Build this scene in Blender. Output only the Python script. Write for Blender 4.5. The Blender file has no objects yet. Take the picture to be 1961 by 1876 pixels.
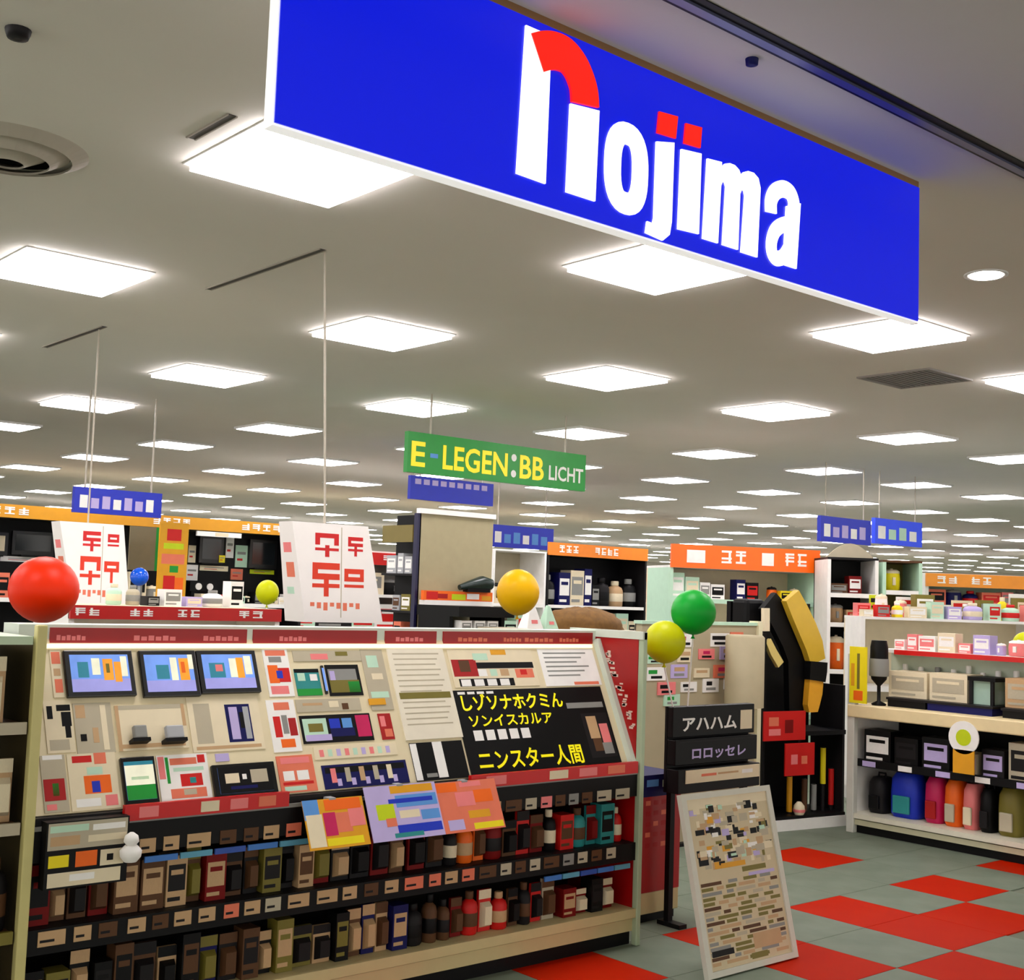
import bpy, math, random
from mathutils import Vector, Matrix
random.seed(7)
C = bpy.context.scene.collection
sc = bpy.context.scene

# ------------------------------------------------------------------ camera
W, H = 1961, 1876
FPX, PITCH, ROLL, YAW, HC = 2388.1, 0.0843775, 0.0349006, 0.8630424, 1.5
CH = 3.1                                   # ceiling height
dA = Vector((math.sin(YAW), math.cos(YAW), 0)); dB = Vector((-math.cos(YAW), math.sin(YAW), 0))
_fw = Vector((0, math.cos(PITCH), math.sin(PITCH))); _r = Vector((1, 0, 0)); _u = _r.cross(_fw)
_r2 = math.cos(ROLL)*_r + math.sin(ROLL)*_u; _u2 = -math.sin(ROLL)*_r + math.cos(ROLL)*_u
def tow(v): return Vector((v.dot(dA), v.dot(dB), v.z))
FW, RT, UP = tow(_fw), tow(_r2), tow(_u2)
EYE = Vector((0, 0, HC))
cam = bpy.data.cameras.new('camera'); co = bpy.data.objects.new('camera', cam); C.objects.link(co)
cam.sensor_width = 36; cam.lens = 36*FPX/W; cam.clip_end = 200; cam.clip_start = 0.05
m = Matrix((RT, UP, -FW)).transposed().to_4x4(); m.translation = EYE
co.matrix_world = m
sc.camera = co
# ------------------------------------------------------------------ world, exposure
w = bpy.data.worlds.new('world'); sc.world = w; w.use_nodes = True
w.node_tree.nodes['Background'].inputs[0].default_value = (1.0, 0.95, 0.88, 1)
w.node_tree.nodes['Background'].inputs[1].default_value = 0.9
sc.view_settings.view_transform = 'Standard'; sc.view_settings.look = 'None'
sc.view_settings.gamma = 1; sc.view_settings.use_curve_mapping = False
sc.view_settings.exposure = 1.0
PANEL = 9.0                                # emission of a ceiling panel

# ------------------------------------------------------------------ pixel -> place
def ray(x, y):
    return (FW*FPX + RT*(x-W/2) - UP*(y-H/2))/FPX
def hit(x, y, O, N):
    d = ray(x, y); return EYE + d*((O-EYE).dot(N)/d.dot(N))
def atz(x, y, z): return hit(x, y, Vector((0, 0, z)), Vector((0, 0, 1)))
def aty(x, y, Y): return hit(x, y, Vector((0, Y, 0)), Vector((0, 1, 0)))
def atx(x, y, X): return hit(x, y, Vector((X, 0, 0)), Vector((1, 0, 0)))
def pix(P):
    d = Vector(P)-EYE; z = d.dot(FW)
    return (W/2+FPX*d.dot(RT)/z, H/2-FPX*d.dot(UP)/z, z)

# ------------------------------------------------------------------ materials
MATS = {}
def lin(c):
    c = c/255
    return c/12.92 if c <= .04045 else ((c+.055)/1.055)**2.4
def mat(key, rgb=None, rough=.5, emit=0, metal=0, var=.08, scale=14, spec=.5, clear=0):
    if key in MATS: return MATS[key]
    m = bpy.data.materials.new(key); m.use_nodes = True
    nt = m.node_tree; b = nt.nodes['Principled BSDF']
    c = tuple(lin(v) for v in rgb)
    tc = nt.nodes.new('ShaderNodeTexCoord'); no = nt.nodes.new('ShaderNodeTexNoise')
    no.inputs['Scale'].default_value = scale; no.inputs['Detail'].default_value = 3
    mx = nt.nodes.new('ShaderNodeMix'); mx.data_type = 'RGBA'
    mx.inputs[6].default_value = tuple(v*(1-var) for v in c)+(1,)
    mx.inputs[7].default_value = tuple(min(1, v*(1+var)) for v in c)+(1,)
    nt.links.new(tc.outputs['Object'], no.inputs['Vector'])
    nt.links.new(no.outputs['Fac'], mx.inputs[0]); nt.links.new(mx.outputs[2], b.inputs['Base Color'])
    b.inputs['Roughness'].default_value = rough; b.inputs['Metallic'].default_value = metal
    b.inputs['Specular IOR Level'].default_value = spec
    if clear: b.inputs['Coat Weight'].default_value = clear
    if emit:
        nt.links.new(mx.outputs[2], b.inputs['Emission Color']); b.inputs['Emission Strength'].default_value = emit
    MATS[key] = m
    return m
PAL = dict(
    white=(244, 242, 238), cream=(232, 218, 186), tan=(196, 160, 118), beige=(186, 176, 152), grey=(140, 140, 136),
    dark=(26, 24, 26), black=(7, 7, 9), brown=(92, 62, 40), red=(206, 18, 14), crimson=(168, 10, 12), pink=(240, 130, 130),
    magenta=(200, 24, 90), orange=(246, 106, 14), gold=(226, 160, 24), yellow=(240, 220, 16), lime=(196, 214, 10),
    green=(20, 150, 50), teal=(40, 140, 140), blue=(20, 50, 190), navy=(18, 20, 84), sky=(90, 150, 220), lilac=(190, 175, 225),
    mint=(190, 225, 200), olive=(120, 110, 40), salmon=(230, 120, 90), darkred=(120, 12, 12), steel=(170, 172, 176))
def M(n): return mat(n, PAL[n], .5, spec=.2 if n in ('black', 'dark', 'navy', 'brown', 'darkred') else .4)

# ------------------------------------------------------------------ mesh builder (world coordinates)
ORG = {}
class MB:
    def __init__(s): s.v = []; s.f = []; s.m = []; s.sm = []; s.T = None
    def add(s, vs, fs, mi=0, smooth=False):
        o = len(s.v)
        for v in vs:
            v = Vector(v); s.v.append(s.T @ v if s.T else v)
        for f in fs: s.f.append(tuple(i+o for i in f)); s.m.append(mi); s.sm.append(smooth)
    def box(s, x0, x1, y0, y1, z0, z1, mi=0):
        s.add([(x, y, z) for x in (x0, x1) for y in (y0, y1) for z in (z0, z1)],
              [(0, 1, 3, 2), (4, 6, 7, 5), (0, 4, 5, 1), (2, 3, 7, 6), (0, 2, 6, 4), (1, 5, 7, 3)], mi)
    def slab(s, P, U, V, N, u0, u1, v0, v1, n0, n1, mi=0):
        vs = [P+U*u+V*v+N*n for u in (u0, u1) for v in (v0, v1) for n in (n0, n1)]
        s.add(vs, [(0, 1, 3, 2), (4, 6, 7, 5), (0, 4, 5, 1), (2, 3, 7, 6), (0, 2, 6, 4), (1, 5, 7, 3)], mi)
    def prism(s, pts, d, mi=0):                  # planar polygon pushed along d
        n = len(pts); d = Vector(d)
        vs = [Vector(p) for p in pts]+[Vector(p)+d for p in pts]
        s.add(vs, [tuple(range(n)), tuple(range(2*n-1, n-1, -1))]+[(i, i+n, (i+1) % n+n, (i+1) % n) for i in range(n)], mi)
    def tube(s, pts, r, mi=0, seg=8, cap=True):
        pts = [Vector(p) for p in pts]; rs = r if isinstance(r, (list, tuple)) else [r]*len(pts)
        vs = []; fs = []
        for i, p in enumerate(pts):
            t = (pts[min(i+1, len(pts)-1)]-pts[max(i-1, 0)]).normalized()
            a = t.cross(Vector((0, 0, 1)) if abs(t.z) < .9 else Vector((1, 0, 0))).normalized(); b = t.cross(a)
            vs += [p+(a*math.cos(k*2*math.pi/seg)+b*math.sin(k*2*math.pi/seg))*rs[i] for k in range(seg)]
        for i in range(len(pts)-1):
            fs += [(i*seg+k, i*seg+(k+1) % seg, (i+1)*seg+(k+1) % seg, (i+1)*seg+k) for k in range(seg)]
        s.add(vs, fs, mi, True)
        if cap: s.add(vs[:seg], [tuple(range(seg))], mi); s.add(vs[-seg:], [tuple(range(seg-1, -1, -1))], mi)
    def lathe(s, c, prof, mi=0, seg=16, smooth=True):
        c = Vector(c); vs = []; fs = []
        for r, z in prof: vs += [c+Vector((r*math.cos(k*2*math.pi/seg), r*math.sin(k*2*math.pi/seg), z)) for k in range(seg)]
        for i in range(len(prof)-1):
            fs += [(i*seg+k, i*seg+(k+1) % seg, (i+1)*seg+(k+1) % seg, (i+1)*seg+k) for k in range(seg)]
        s.add(vs, fs, mi, smooth)
        s.add(vs[:seg], [tuple(range(seg-1, -1, -1))], mi); s.add(vs[-seg:], [tuple(range(seg))], mi)
    def stroke(s, pts, wd, P, U, V, d, closed=False, mi=0):   # thick 2-D line in a plane, pushed along d
        n = len(pts); pts = [Vector(p) for p in pts]; L = []; R = []
        for i, p in enumerate(pts):
            a = pts[(i-1) % n] if (closed or i) else pts[i]; b = pts[(i+1) % n] if (closed or i < n-1) else pts[i]
            t = (b-a).normalized(); nn = Vector((-t.y, t.x))
            wi = wd[i] if isinstance(wd, (list, tuple)) else wd
            L.append(p+nn*wi/2); R.append(p-nn*wi/2)
        for i in range(n if closed else n-1):
            j = (i+1) % n
            s.prism([P+U*q.x+V*q.y for q in (L[i], L[j], R[j], R[i])], d, mi)
    def build(s, name, mats, parent=None, origin=None, bevel=0):
        if not isinstance(mats, (list, tuple)): mats = [mats]
        if origin is None:
            if parent is not None: origin = ORG[parent.name]
            else:
                xs = [v.x for v in s.v]; ys = [v.y for v in s.v]; zs = [v.z for v in s.v]
                origin = Vector(((min(xs)+max(xs))/2, (min(ys)+max(ys))/2, min(zs)))
        origin = Vector(origin)
        me = bpy.data.meshes.new(name); me.from_pydata([tuple(v-origin) for v in s.v], [], s.f)
        for mt in mats: me.materials.append(mt)
        me.polygons.foreach_set('material_index', s.m); me.polygons.foreach_set('use_smooth', s.sm)
        me.update()
        o = bpy.data.objects.new(name, me); C.objects.link(o)
        ORG[o.name] = origin
        if parent is not None: o.parent = parent; o.location = origin-ORG[parent.name]
        else: o.location = origin
        if bevel:
            b = o.modifiers.new('bevel', 'BEVEL'); b.width = bevel; b.segments = 2; b.limit_method = 'ANGLE'
        return o
def tag(o, label, cat, group=None):
    o['label'] = label; o['category'] = cat
    if group: o['group'] = group
    return o
def struct(o, label=None, cat=None):
    o['kind'] = 'structure'
    if label: o['label'] = label
    if cat: o['category'] = cat
    return o
def thing(name, loc, label, cat, group=None):
    o = bpy.data.objects.new(name, None); C.objects.link(o); o.location = loc; o.empty_display_size = .1
    ORG[o.name] = Vector(loc)
    return tag(o, label, cat, group)
def part(name, mats, parent, *boxes, bevel=0):
    b = MB()
    for bx in boxes: b.box(*bx)
    return b.build(name, mats, parent, bevel=bevel)
def dup(root, loc, label=None):
    r = root.copy(); C.objects.link(r); r.location = loc; ORG[r.name] = Vector(loc)
    if label: r['label'] = label
    for ch in root.children:
        c = ch.copy(); C.objects.link(c); c.parent = r
        for g in ch.children:
            d = g.copy(); C.objects.link(d); d.parent = c
    return r

# planes: point, right axis, up axis, outward normal
X_, Y_, Z_ = Vector((1, 0, 0)), Vector((0, 1, 0)), Vector((0, 0, 1))
def FY(y): return (Vector((0, y, 0)), X_, Z_, -Y_)
def FX(x): return (Vector((x, 0, 0)), -Y_, Z_, -X_)
_bv = Vector((0, .245, .525)).normalized()
BOARD = (Vector((0, 3.89, .775)), X_, _bv, Vector((0, -_bv.z, _bv.y)))
def rect(pl, x0, y0, x1, y1):
    P, U, V, N = pl; xm, ym = (x0+x1)/2, (y0+y1)/2
    f = lambda x, y, A: (hit(x, y, P, N)-P).dot(A)
    r = f(x0, ym, U), f(x1, ym, U), f(xm, y1, V), f(xm, y0, V)
    if pl is BOARD: r = r[0], r[1], max(r[2], .004), min(r[3], .545)     # between counter top and light strip
    return r
def panel(b, pl, r, t, mi=0, n0=0):
    P, U, V, N = pl; b.slab(P, U, V, N, r[0], r[1], r[2], r[3], n0, n0+t, mi)
def prints(name, parent, pl, r, t, items):
    """flat print on a panel: items are (u0, v0, u1, v1, colour) with v down from the top, all 0..1"""
    if not items: return
    if 1 < len(items) <= 4:
        for it in items: prints(name, parent, pl, r, t+(.0003 if it is not items[0] else 0), [it])
        return
    b = MB(); cols = []
    P, U, V, N = pl; w_, h_ = r[1]-r[0], r[3]-r[2]
    done = []
    for u0, v0, u1, v1, c in items:
        if c not in cols: cols.append(c)
        ly = 1+max([q[4] for q in done if q[0] < u1 and q[2] > u0 and q[1] < v1 and q[3] > v0] or [0]); done.append((u0, v0, u1, v1, ly))
        b.slab(P, U, V, N, r[0]+w_*u0, r[0]+w_*u1, r[3]-h_*v1, r[3]-h_*v0, t, t+.0001+.00022*ly, cols.index(c))
    return b.build(name, [c if not isinstance(c, str) else M(c) for c in cols], parent)
def card(name, pl, px, t, col, label, cat, items=(), group=None, n0=.0, pname='printed_picture', edge=None):
    r = rect(pl, *px)
    P, U, V, N = pl
    if n0: P = P+N*n0; pl = (P, U, V, N)
    base = P+U*(r[0]+r[1])/2+V*r[2]
    th = thing(name, base, label, cat, group)
    b = MB(); panel(b, pl, r, t); b.build('card_sheet' if edge is None else edge, M(col) if isinstance(col, str) else col, th)
    prints(pname, th, pl, r, t, list(items))
    return th
def textmesh(s, font_mat, parent, P, U, V, N, size, width=None, name='lettering', ext=.002, off=0, xs=1.0):
    cu = bpy.data.curves.new('tmp', 'FONT'); cu.body = s; cu.size = 1; cu.extrude = 0; cu.offset = off
    cu.align_x = 'CENTER'; cu.align_y = 'CENTER'; cu.resolution_u = 3
    o = bpy.data.objects.new('tmp', cu); C.objects.link(o)
    dg = bpy.context.evaluated_depsgraph_get(); me = bpy.data.meshes.new_from_object(o.evaluated_get(dg))
    bpy.data.objects.remove(o); bpy.data.curves.remove(cu)
    xsz = [v.co.x for v in me.vertices]; ysz = [v.co.y for v in me.vertices]
    if not xsz: return None
    cx, cy = (min(xsz)+max(xsz))/2, (min(ysz)+max(ysz))/2
    k = size/(max(ysz)-min(ysz)); kx = width/(max(xsz)-min(xsz)) if width else k*xs
    b = MB(); n = len(me.vertices)
    b.add([P+U*((v.co.x-cx)*kx)+V*((v.co.y-cy)*k)+N*ext for v in me.vertices], [tuple(p.vertices) for p in me.polygons])
    bpy.data.meshes.remove(me)
    return b.build(name, font_mat, parent)
def glyphs(n, rnd, cols, rows=1, margin=.06, gap=.3, y0=.2, y1=.8):
    """rows of unreadable character-like print"""
    out = []; cw = (1-2*margin)/n; rh = (y1-y0)/rows
    for r in range(rows):
        for i in range(n):
            c = rnd.choice(cols); u = margin+i*cw; v = y0+r*rh
            a = u+cw*(1-gap); bt = v+rh*(1-gap*.6)
            k = rnd.random()
            if k < .75: out.append((u, v, a, v+(bt-v)*.26, c))
            if k > .2: out.append((u, v+(bt-v)*.42, a, v+(bt-v)*.62, c))
            if k < .5: out.append((u+(a-u)*.38, v, u+(a-u)*.62, bt, c))
            else: out.append((u, v+(bt-v)*.3, u+(a-u)*.25, bt, c)); out.append((a-(a-u)*.25, v+(bt-v)*.1, a, bt, c))
    return out
RN = random.Random(11)

# ================================================================== STRUCTURE
# ---- floor: base slab plus single tiles where they can be told apart
TS, TX, TY = .456, 5.235, 3.906
def floor_mat(key, c1, c2, rough):
    m = mat(key, c1, rough, var=.22, scale=5, spec=.15)
    nt = m.node_tree; mx = [n for n in nt.nodes if n.type == 'MIX'][0]
    mx.inputs[7].default_value = tuple(lin(v) for v in c2)+(1,)
    return m
fm_grey = floor_mat('floor_tile_grey', (112, 126, 108), (132, 142, 126), .5)
fm_red = floor_mat('floor_tile_red', (204, 26, 0), (190, 38, 0), .55); fm_red.node_tree.nodes['Principled BSDF'].inputs['Specular IOR Level'].default_value = .04
b = MB(); b.box(-8, 48, -7, 36, -.12, -.006)
floor = struct(b.build('floor', floor_mat('floor_far', (126, 134, 116), (140, 146, 130), .25), origin=(0, 0, -.12)))
RED = {(0, 0), (1, 0), (1, 1), (0, 2), (1, 3), (-2, 2), (2, -1), (1, -2), (0, -2), (0, -4), (2, -3), (3, -2), (3, 0), (2, 1), (2, 3), (3, 2),
       (0, -6), (1, -5), (0, 4), (1, 5), (2, 5), (3, 4), (0, 6)}
tile_me = {}
for red in (0, 1):
    b = MB(); h = TS/2-.0015
    b.add([(-h, -h, -.006), (h, -h, -.006), (h, h, -.006), (-h, h, -.006), (-h, -h, -.0006), (h, -h, -.0006), (h, h, -.0006), (-h, h, -.0006),
           (-h+.001, -h+.001, 0), (h-.001, -h+.001, 0), (h-.001, h-.001, 0), (-h+.001, h-.001, 0)],
          [(8, 9, 10, 11), (4, 5, 9, 8), (5, 6, 10, 9), (6, 7, 11, 10), (7, 4, 8, 11), (0, 1, 5, 4), (1, 2, 6, 5), (2, 3, 7, 6), (3, 0, 4, 7)])
    me = bpy.data.meshes.new('tile'); me.from_pydata([tuple(v) for v in b.v], [], b.f)
    me.materials.append(fm_red if red else fm_grey); tile_me[red] = me
for i in range(-9, 6):
    for j in range(-9, 10):
        x, y = TX+(j+.5)*TS, TY-(i+.5)*TS
        p = pix((x, y, 0))
        if p[2] < 1 or not (-60 < p[0] < W+60 and p[1] < H+120): continue
        o = bpy.data.objects.new('tile', tile_me[1 if (i, j) in RED else 0]); C.objects.link(o)
        o.parent = floor; o.location = Vector((x, y, 0))-ORG[floor.name]

# ---- ceiling
ceil_m = mat('ceiling_paint', (216, 211, 202), .8, var=.03, scale=2)
b = MB(); b.box(-8, 48, -7, 36, CH, CH+.15)
struct(b.build('ceiling', ceil_m, origin=(0, 0, CH)))
wall_m = mat('wall_paint', (206, 200, 188), .7, var=.03)
b = MB(); b.box(-8, 48, 36, 36.2, -.12, CH+.15); struct(b.build('wall_back', wall_m))
b = MB(); b.box(48, 48.2, -7, 36.2, -.12, CH+.15); struct(b.build('wall_right', wall_m))
# shutter rail in the ceiling
b = MB(); b.box(-3, 16, 2.125, 2.155, CH-.004, CH+.02, 0); b.box(-3, 16, 2.185, 2.205, CH-.004, CH+.02, 0); b.box(-3, 16, 2.155, 2.185, CH-.012, CH+.02, 1)
struct(b.build('trim_1', [M('black'), mat('rail_metal', (96, 100, 128), .35, metal=.6)]))

# ---- ceiling fixtures
lamp_m = mat('panel_light', (255, 248, 250), .5, emit=PANEL, var=0)
frame_m = mat('panel_frame', (226, 224, 222), .5)
LX0, LDX, LY0, LDY, LS = 2.36, 1.976, 4.04, 2.325, .31
LLAB, LGRP = 'square white glowing panel light set in the grey ceiling', 'square ceiling panel lights'
def light_parts(x, y):
    t = thing('ceiling_light', (x, y, CH), LLAB, 'ceiling light', LGRP)
    b = MB()
    for a in ((-LS-.02, LS+.02, -LS-.02, -LS), (-LS-.02, LS+.02, LS, LS+.02), (-LS-.02, -LS, -LS, LS), (LS, LS+.02, -LS, LS)):
        b.box(x+a[0], x+a[1], y+a[2], y+a[3], CH-.006, CH+.004)
    b.build('frame', frame_m, t)
    b = MB(); b.box(x-LS, x+LS, y-LS, y+LS, CH-.032, CH-.002); b.build('diffuser', lamp_m, t)
    return t
proto = None; far = None
for i in range(-2, 23):
    for j in range(0, 14):
        x, y = LX0+i*LDX, LY0+j*LDY
        if x > 47 or y > 35: continue
        p = pix((x, y, CH))
        seen = p[2] > 1 and -150 < p[0] < W+150 and -150 < p[1] < H
        near = math.hypot(x, y) < 12
        if not seen and not near: continue
        if near:
            if proto is None: proto = light_parts(x, y)
            else: dup(proto, (x, y, CH))
        elif far is None:
            b = MB(); b.box(x-LS-.02, x+LS+.02, y-LS-.02, y+LS+.02, CH-.022, CH+.004, 1); b.box(x-LS, x+LS, y-LS, y+LS, CH-.026, CH-.022, 0)
            far = tag(b.build('ceiling_light', [lamp_m, frame_m], origin=(x, y, CH)), LLAB, 'ceiling light', LGRP)
        else:
            o = far.copy(); C.objects.link(o); o.location = (x, y, CH)
# round downlights (the one in view, plus unseen ones added to light the corridor)
def downlight(x, y):
    t = thing('downlight', (x, y, CH), 'small round white downlight in the ceiling beyond the blue sign' if abs(x-5.47) < .1 else 'small round white unseen downlight added to light the corridor', 'downlight', None if abs(x-5.47) < .1 else 'added corridor downlights')
    b = MB(); b.lathe((x, y, CH), [(.075, -.004), (.1, -.008), (.1, .003)], seg=24); b.build('trim_ring', frame_m, t)
    b = MB(); b.lathe((x, y, CH), [(.01, -.012), (.075, -.010), (.076, -.003)], seg=24); b.build('lens', mat('downlight_lens', (255, 250, 245), .5, emit=20, var=0), t)
for k, (x, y) in enumerate([(5.47, 2.98), (-.6, .6), (2.0, .2), (4.6, .2), (1.2, -2.2), (4.2, -2.2)]): downlight(x, y)
# round air diffuser
t = thing('air_diffuser', (1.49, 4.71, CH), 'round grey air diffuser with concentric rings in the ceiling', 'air vent')
for k, (r0, r1, z0, z1) in enumerate([(.23, .29, -.03, 0), (.15, .215, -.05, -.012), (.06, .135, -.06, -.018)]):
    b = MB(); c = Vector((1.49, 4.71, CH)); seg = 40; vs = []; fs = []
    for r, z in ((r0, z0), (r1, z1), (r1+.006, z1+.003), (r0, z0+.008)):
        vs += [c+Vector((r*math.cos(q*2*math.pi/seg), r*math.sin(q*2*math.pi/seg), z)) for q in range(seg)]
    for i in range(4):
        j = (i+1) % 4; fs += [(i*seg+q, i*seg+(q+1) % seg, j*seg+(q+1) % seg, j*seg+q) for q in range(seg)]
    b.add(vs, fs, 0, False); b.build('ring', mat('diffuser_paint', (168, 160, 146), .5), t)
b = MB(); b.lathe((1.49, 4.71, CH), [(.225, -.004), (.225, .002)], seg=32); b.build('dark_throat', M('dark'), t)
# slots, sensor, return grille
slot_m = mat('slot_dark', (66, 62, 56), .6)
for x, y0, y1, lab in [(3.05, 5.0, 6.16, 'long dark linear slot in the ceiling over the sales stand'), (3.06, 7.58, 8.6, 'long dark linear slot in the ceiling over the low red headed stand'), (1.93, 3.79, 4.1, 'short dark slot in the ceiling beside the blue sign')]:
    t = thing('ceiling_slot', (x, (y0+y1)/2, CH), lab, 'air slot')
    part('slot_channel', slot_m, t, (x-.014, x+.014, y0, y1, CH-.003, CH+.004))
    part('slot_rim', mat('slot_rim', (150, 142, 130), .6), t, (x-.02, x-.014, y0, y1, CH-.006, CH+.004), (x+.014, x+.02, y0, y1, CH-.006, CH+.004))
q = atz(35, 57, CH)
b = MB(); b.lathe((q.x, q.y, CH), [(.012, -.03), (.03, -.026), (.036, -.01), (.038, .002)], seg=16); tag(b.build('smoke_sensor', M('dark'), origin=(q.x, q.y, CH)), 'small dark round sensor on the ceiling', 'sensor')
q = atz(1440, 113, CH)
b = MB(); b.lathe((q.x, q.y, CH), [(.008, -.02), (.018, -.018), (.02, .002)], seg=16); tag(b.build('sprinkler_head', M('navy'), origin=(q.x, q.y, CH)), 'tiny dark sprinkler head between the blue sign and the shutter rail', 'sprinkler')
t = thing('return_grille', (7.66, 4.7, CH), 'square dull grey grille in the ceiling without any light', 'air vent')
part('grille_frame', mat('grille_paint', (138, 132, 126), .6), t, (7.38, 7.94, 4.42, 4.44, CH-.012, CH+.004), (7.38, 7.94, 4.96, 4.98, CH-.012, CH+.004), (7.38, 7.4, 4.44, 4.96, CH-.012, CH+.004), (7.92, 7.94, 4.44, 4.96, CH-.012, CH+.004))
for k in range(13):
    y = 4.455+k*.04; part('louvre', mat('grille_slat', (116, 112, 108), .6), t, (7.4, 7.92, y, y+.022, CH-.008, CH+.004))

# ================================================================== BLUE SHOP SIGN
SY, SD = 2.49, .045
blue_m = mat('sign_blue', (0, 20, 205), .3, emit=.38, var=.02, scale=1)
t = thing('hanging_shop_sign', (2.72, SY+SD/2, 2.555), 'long blue illuminated shop sign box with white and red lettering under the ceiling', 'sign')
sx0, sx1, sz0, sz1 = 1.371, 4.085, 2.558, 3.07
part('sign_box', mat('sign_white_edge', (246, 246, 244), .4, emit=.3, var=0), t, (sx0, sx1, SY+.004, SY+SD, sz0, sz1))
part('sign_face', blue_m, t, (sx0+.004, sx1-.003, SY, SY+.004, sz0+.006, sz1))
part('mounting_frame', mat('sign_bracket', (128, 92, 52), .5), t, (sx0+.1, sx1+.012, SY+.012, SY+SD-.005, sz1, CH+.01), (sx1, sx1+.012, SY+.012, SY+SD-.005, sz0, sz1))
white_l = mat('letter_white', (255, 252, 252), .4, emit=.6, var=0); red_l = mat('letter_red', (245, 26, 4), .4, emit=.42, var=0)
def S(cx, cy):                                # crop coordinates (half pixels from x=980)
    q = aty(980+cx*.5, cy*.5, SY); return Vector((q.x, q.z))
SP, DEP = Vector((0, SY, 0)), Vector((0, -.006, 0))
def spline(pts, n=6):
    out = []
    for i in range(len(pts)-1):
        a, b_, c_, d_ = pts[max(i-1, 0)], pts[i], pts[i+1], pts[min(i+2, len(pts)-1)]
        for k in range(n):
            u = k/n; out.append(.5*((2*b_)+(c_-a)*u+(2*a-5*b_+4*c_-d_)*u*u+(3*b_-a-3*c_+d_)*u**3))
    return out+[pts[-1]]
def poly(name, pts, mt, dep=.006):
    b = MB(); b.prism([SP+X_*p.x+Z_*p.y for p in pts], (0, -dep, 0)); return b.build(name, mt, t)
poly('letter_n_stem', [S(50, 98), S(148, 140), S(125, 705), S(14, 665)], white_l)
poly('letter_n_stem', [S(220, 398), S(331, 426), S(315, 772), S(204, 736)], white_l)
b = MB(); arch = [S(*q) for q in ((92, 205), (128, 196), (165, 198), (205, 216), (238, 256), (260, 305), (272, 350), (276, 403))]
b.stroke(spline(arch), .106, SP, X_, Z_, Vector((0, -.009, 0))); b.build('red_arch', red_l, t)
def ell(c, rx, rz, n=28, e=2.6, a0=0, a1=360):
    out = []
    for k in range(n+(0 if a1-a0 == 360 else 1)):
        a = math.radians(a0+(a1-a0)*k/n); cs, sn = math.cos(a), math.sin(a)
        out.append(Vector((c.x+rx*abs(cs)**(2/e)*(1 if cs >= 0 else -1), c.y+rz*abs(sn)**(2/e)*(1 if sn >= 0 else -1))))
    return out
def bb(l, tp, r, bt):                          # letter box on the sign plane from crop extremes at its middle
    xm, ym = (l+r)/2, (tp+bt)/2
    return S(l, ym).x, S(r, ym).x, S(xm, bt).y, S(xm, tp).y
x0, x1, z0, z1 = bb(352, 470, 518, 822); sw = (x1-x0)*.36
c = Vector(((x0+x1)/2, (z0+z1)/2)); b = MB(); b.stroke(ell(c, (x1-x0-sw)/2, (z1-z0-sw)/2, 36), sw, SP, X_, Z_, DEP, True); b.build('letter_o', white_l, t)
poly('letter_j', [S(550, 543), S(618, 548), S(608, 850), S(600, 900), S(574, 922), S(508, 892), S(514, 848), S(535, 856), S(540, 836)], white_l)
poly('red_dot', [S(560, 428), S(632, 448), S(624, 532), S(552, 510)], red_l)
poly('letter_i', [S(645, 572), S(722, 590), S(712, 897), S(632, 878)], white_l)
poly('red_dot', [S(662, 473), S(724, 490), S(718, 568), S(655, 550)], red_l)
P_ = lambda *q: [SP+X_*S(*k).x+Z_*S(*k).y for k in q]
b = MB(); b.prism(P_((727, 914), (745, 608), (800, 622), (799, 642), (812, 628), (830, 626), (850, 634), (866, 652), (873, 672), (884, 660), (900, 656), (922, 663), (940, 684), (948, 722), (936, 986), (874, 966), (889, 750), (885, 730), (876, 728), (870, 744), (862, 957), (803, 938), (816, 715), (811, 698), (803, 697), (797, 712), (785, 932)), DEP)
b.build('letter_m', white_l, t)
b = MB(); b.prism(P_((1048, 790), (1102, 780), (1086, 1030), (1036, 1014)), DEP)
b.stroke(spline([S(*q) for q in ((990, 815), (990, 770), (1006, 736), (1036, 724), (1064, 740), (1077, 776), (1076, 805))]), .056, SP, X_, Z_, DEP)
b.stroke(spline([S(*q) for q in ((1070, 856), (1034, 862), (1006, 884), (992, 925), (994, 968), (1012, 990), (1038, 982), (1058, 950))]), .05, SP, X_, Z_, DEP*1.01)
b.build('letter_a', white_l, t)

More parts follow.
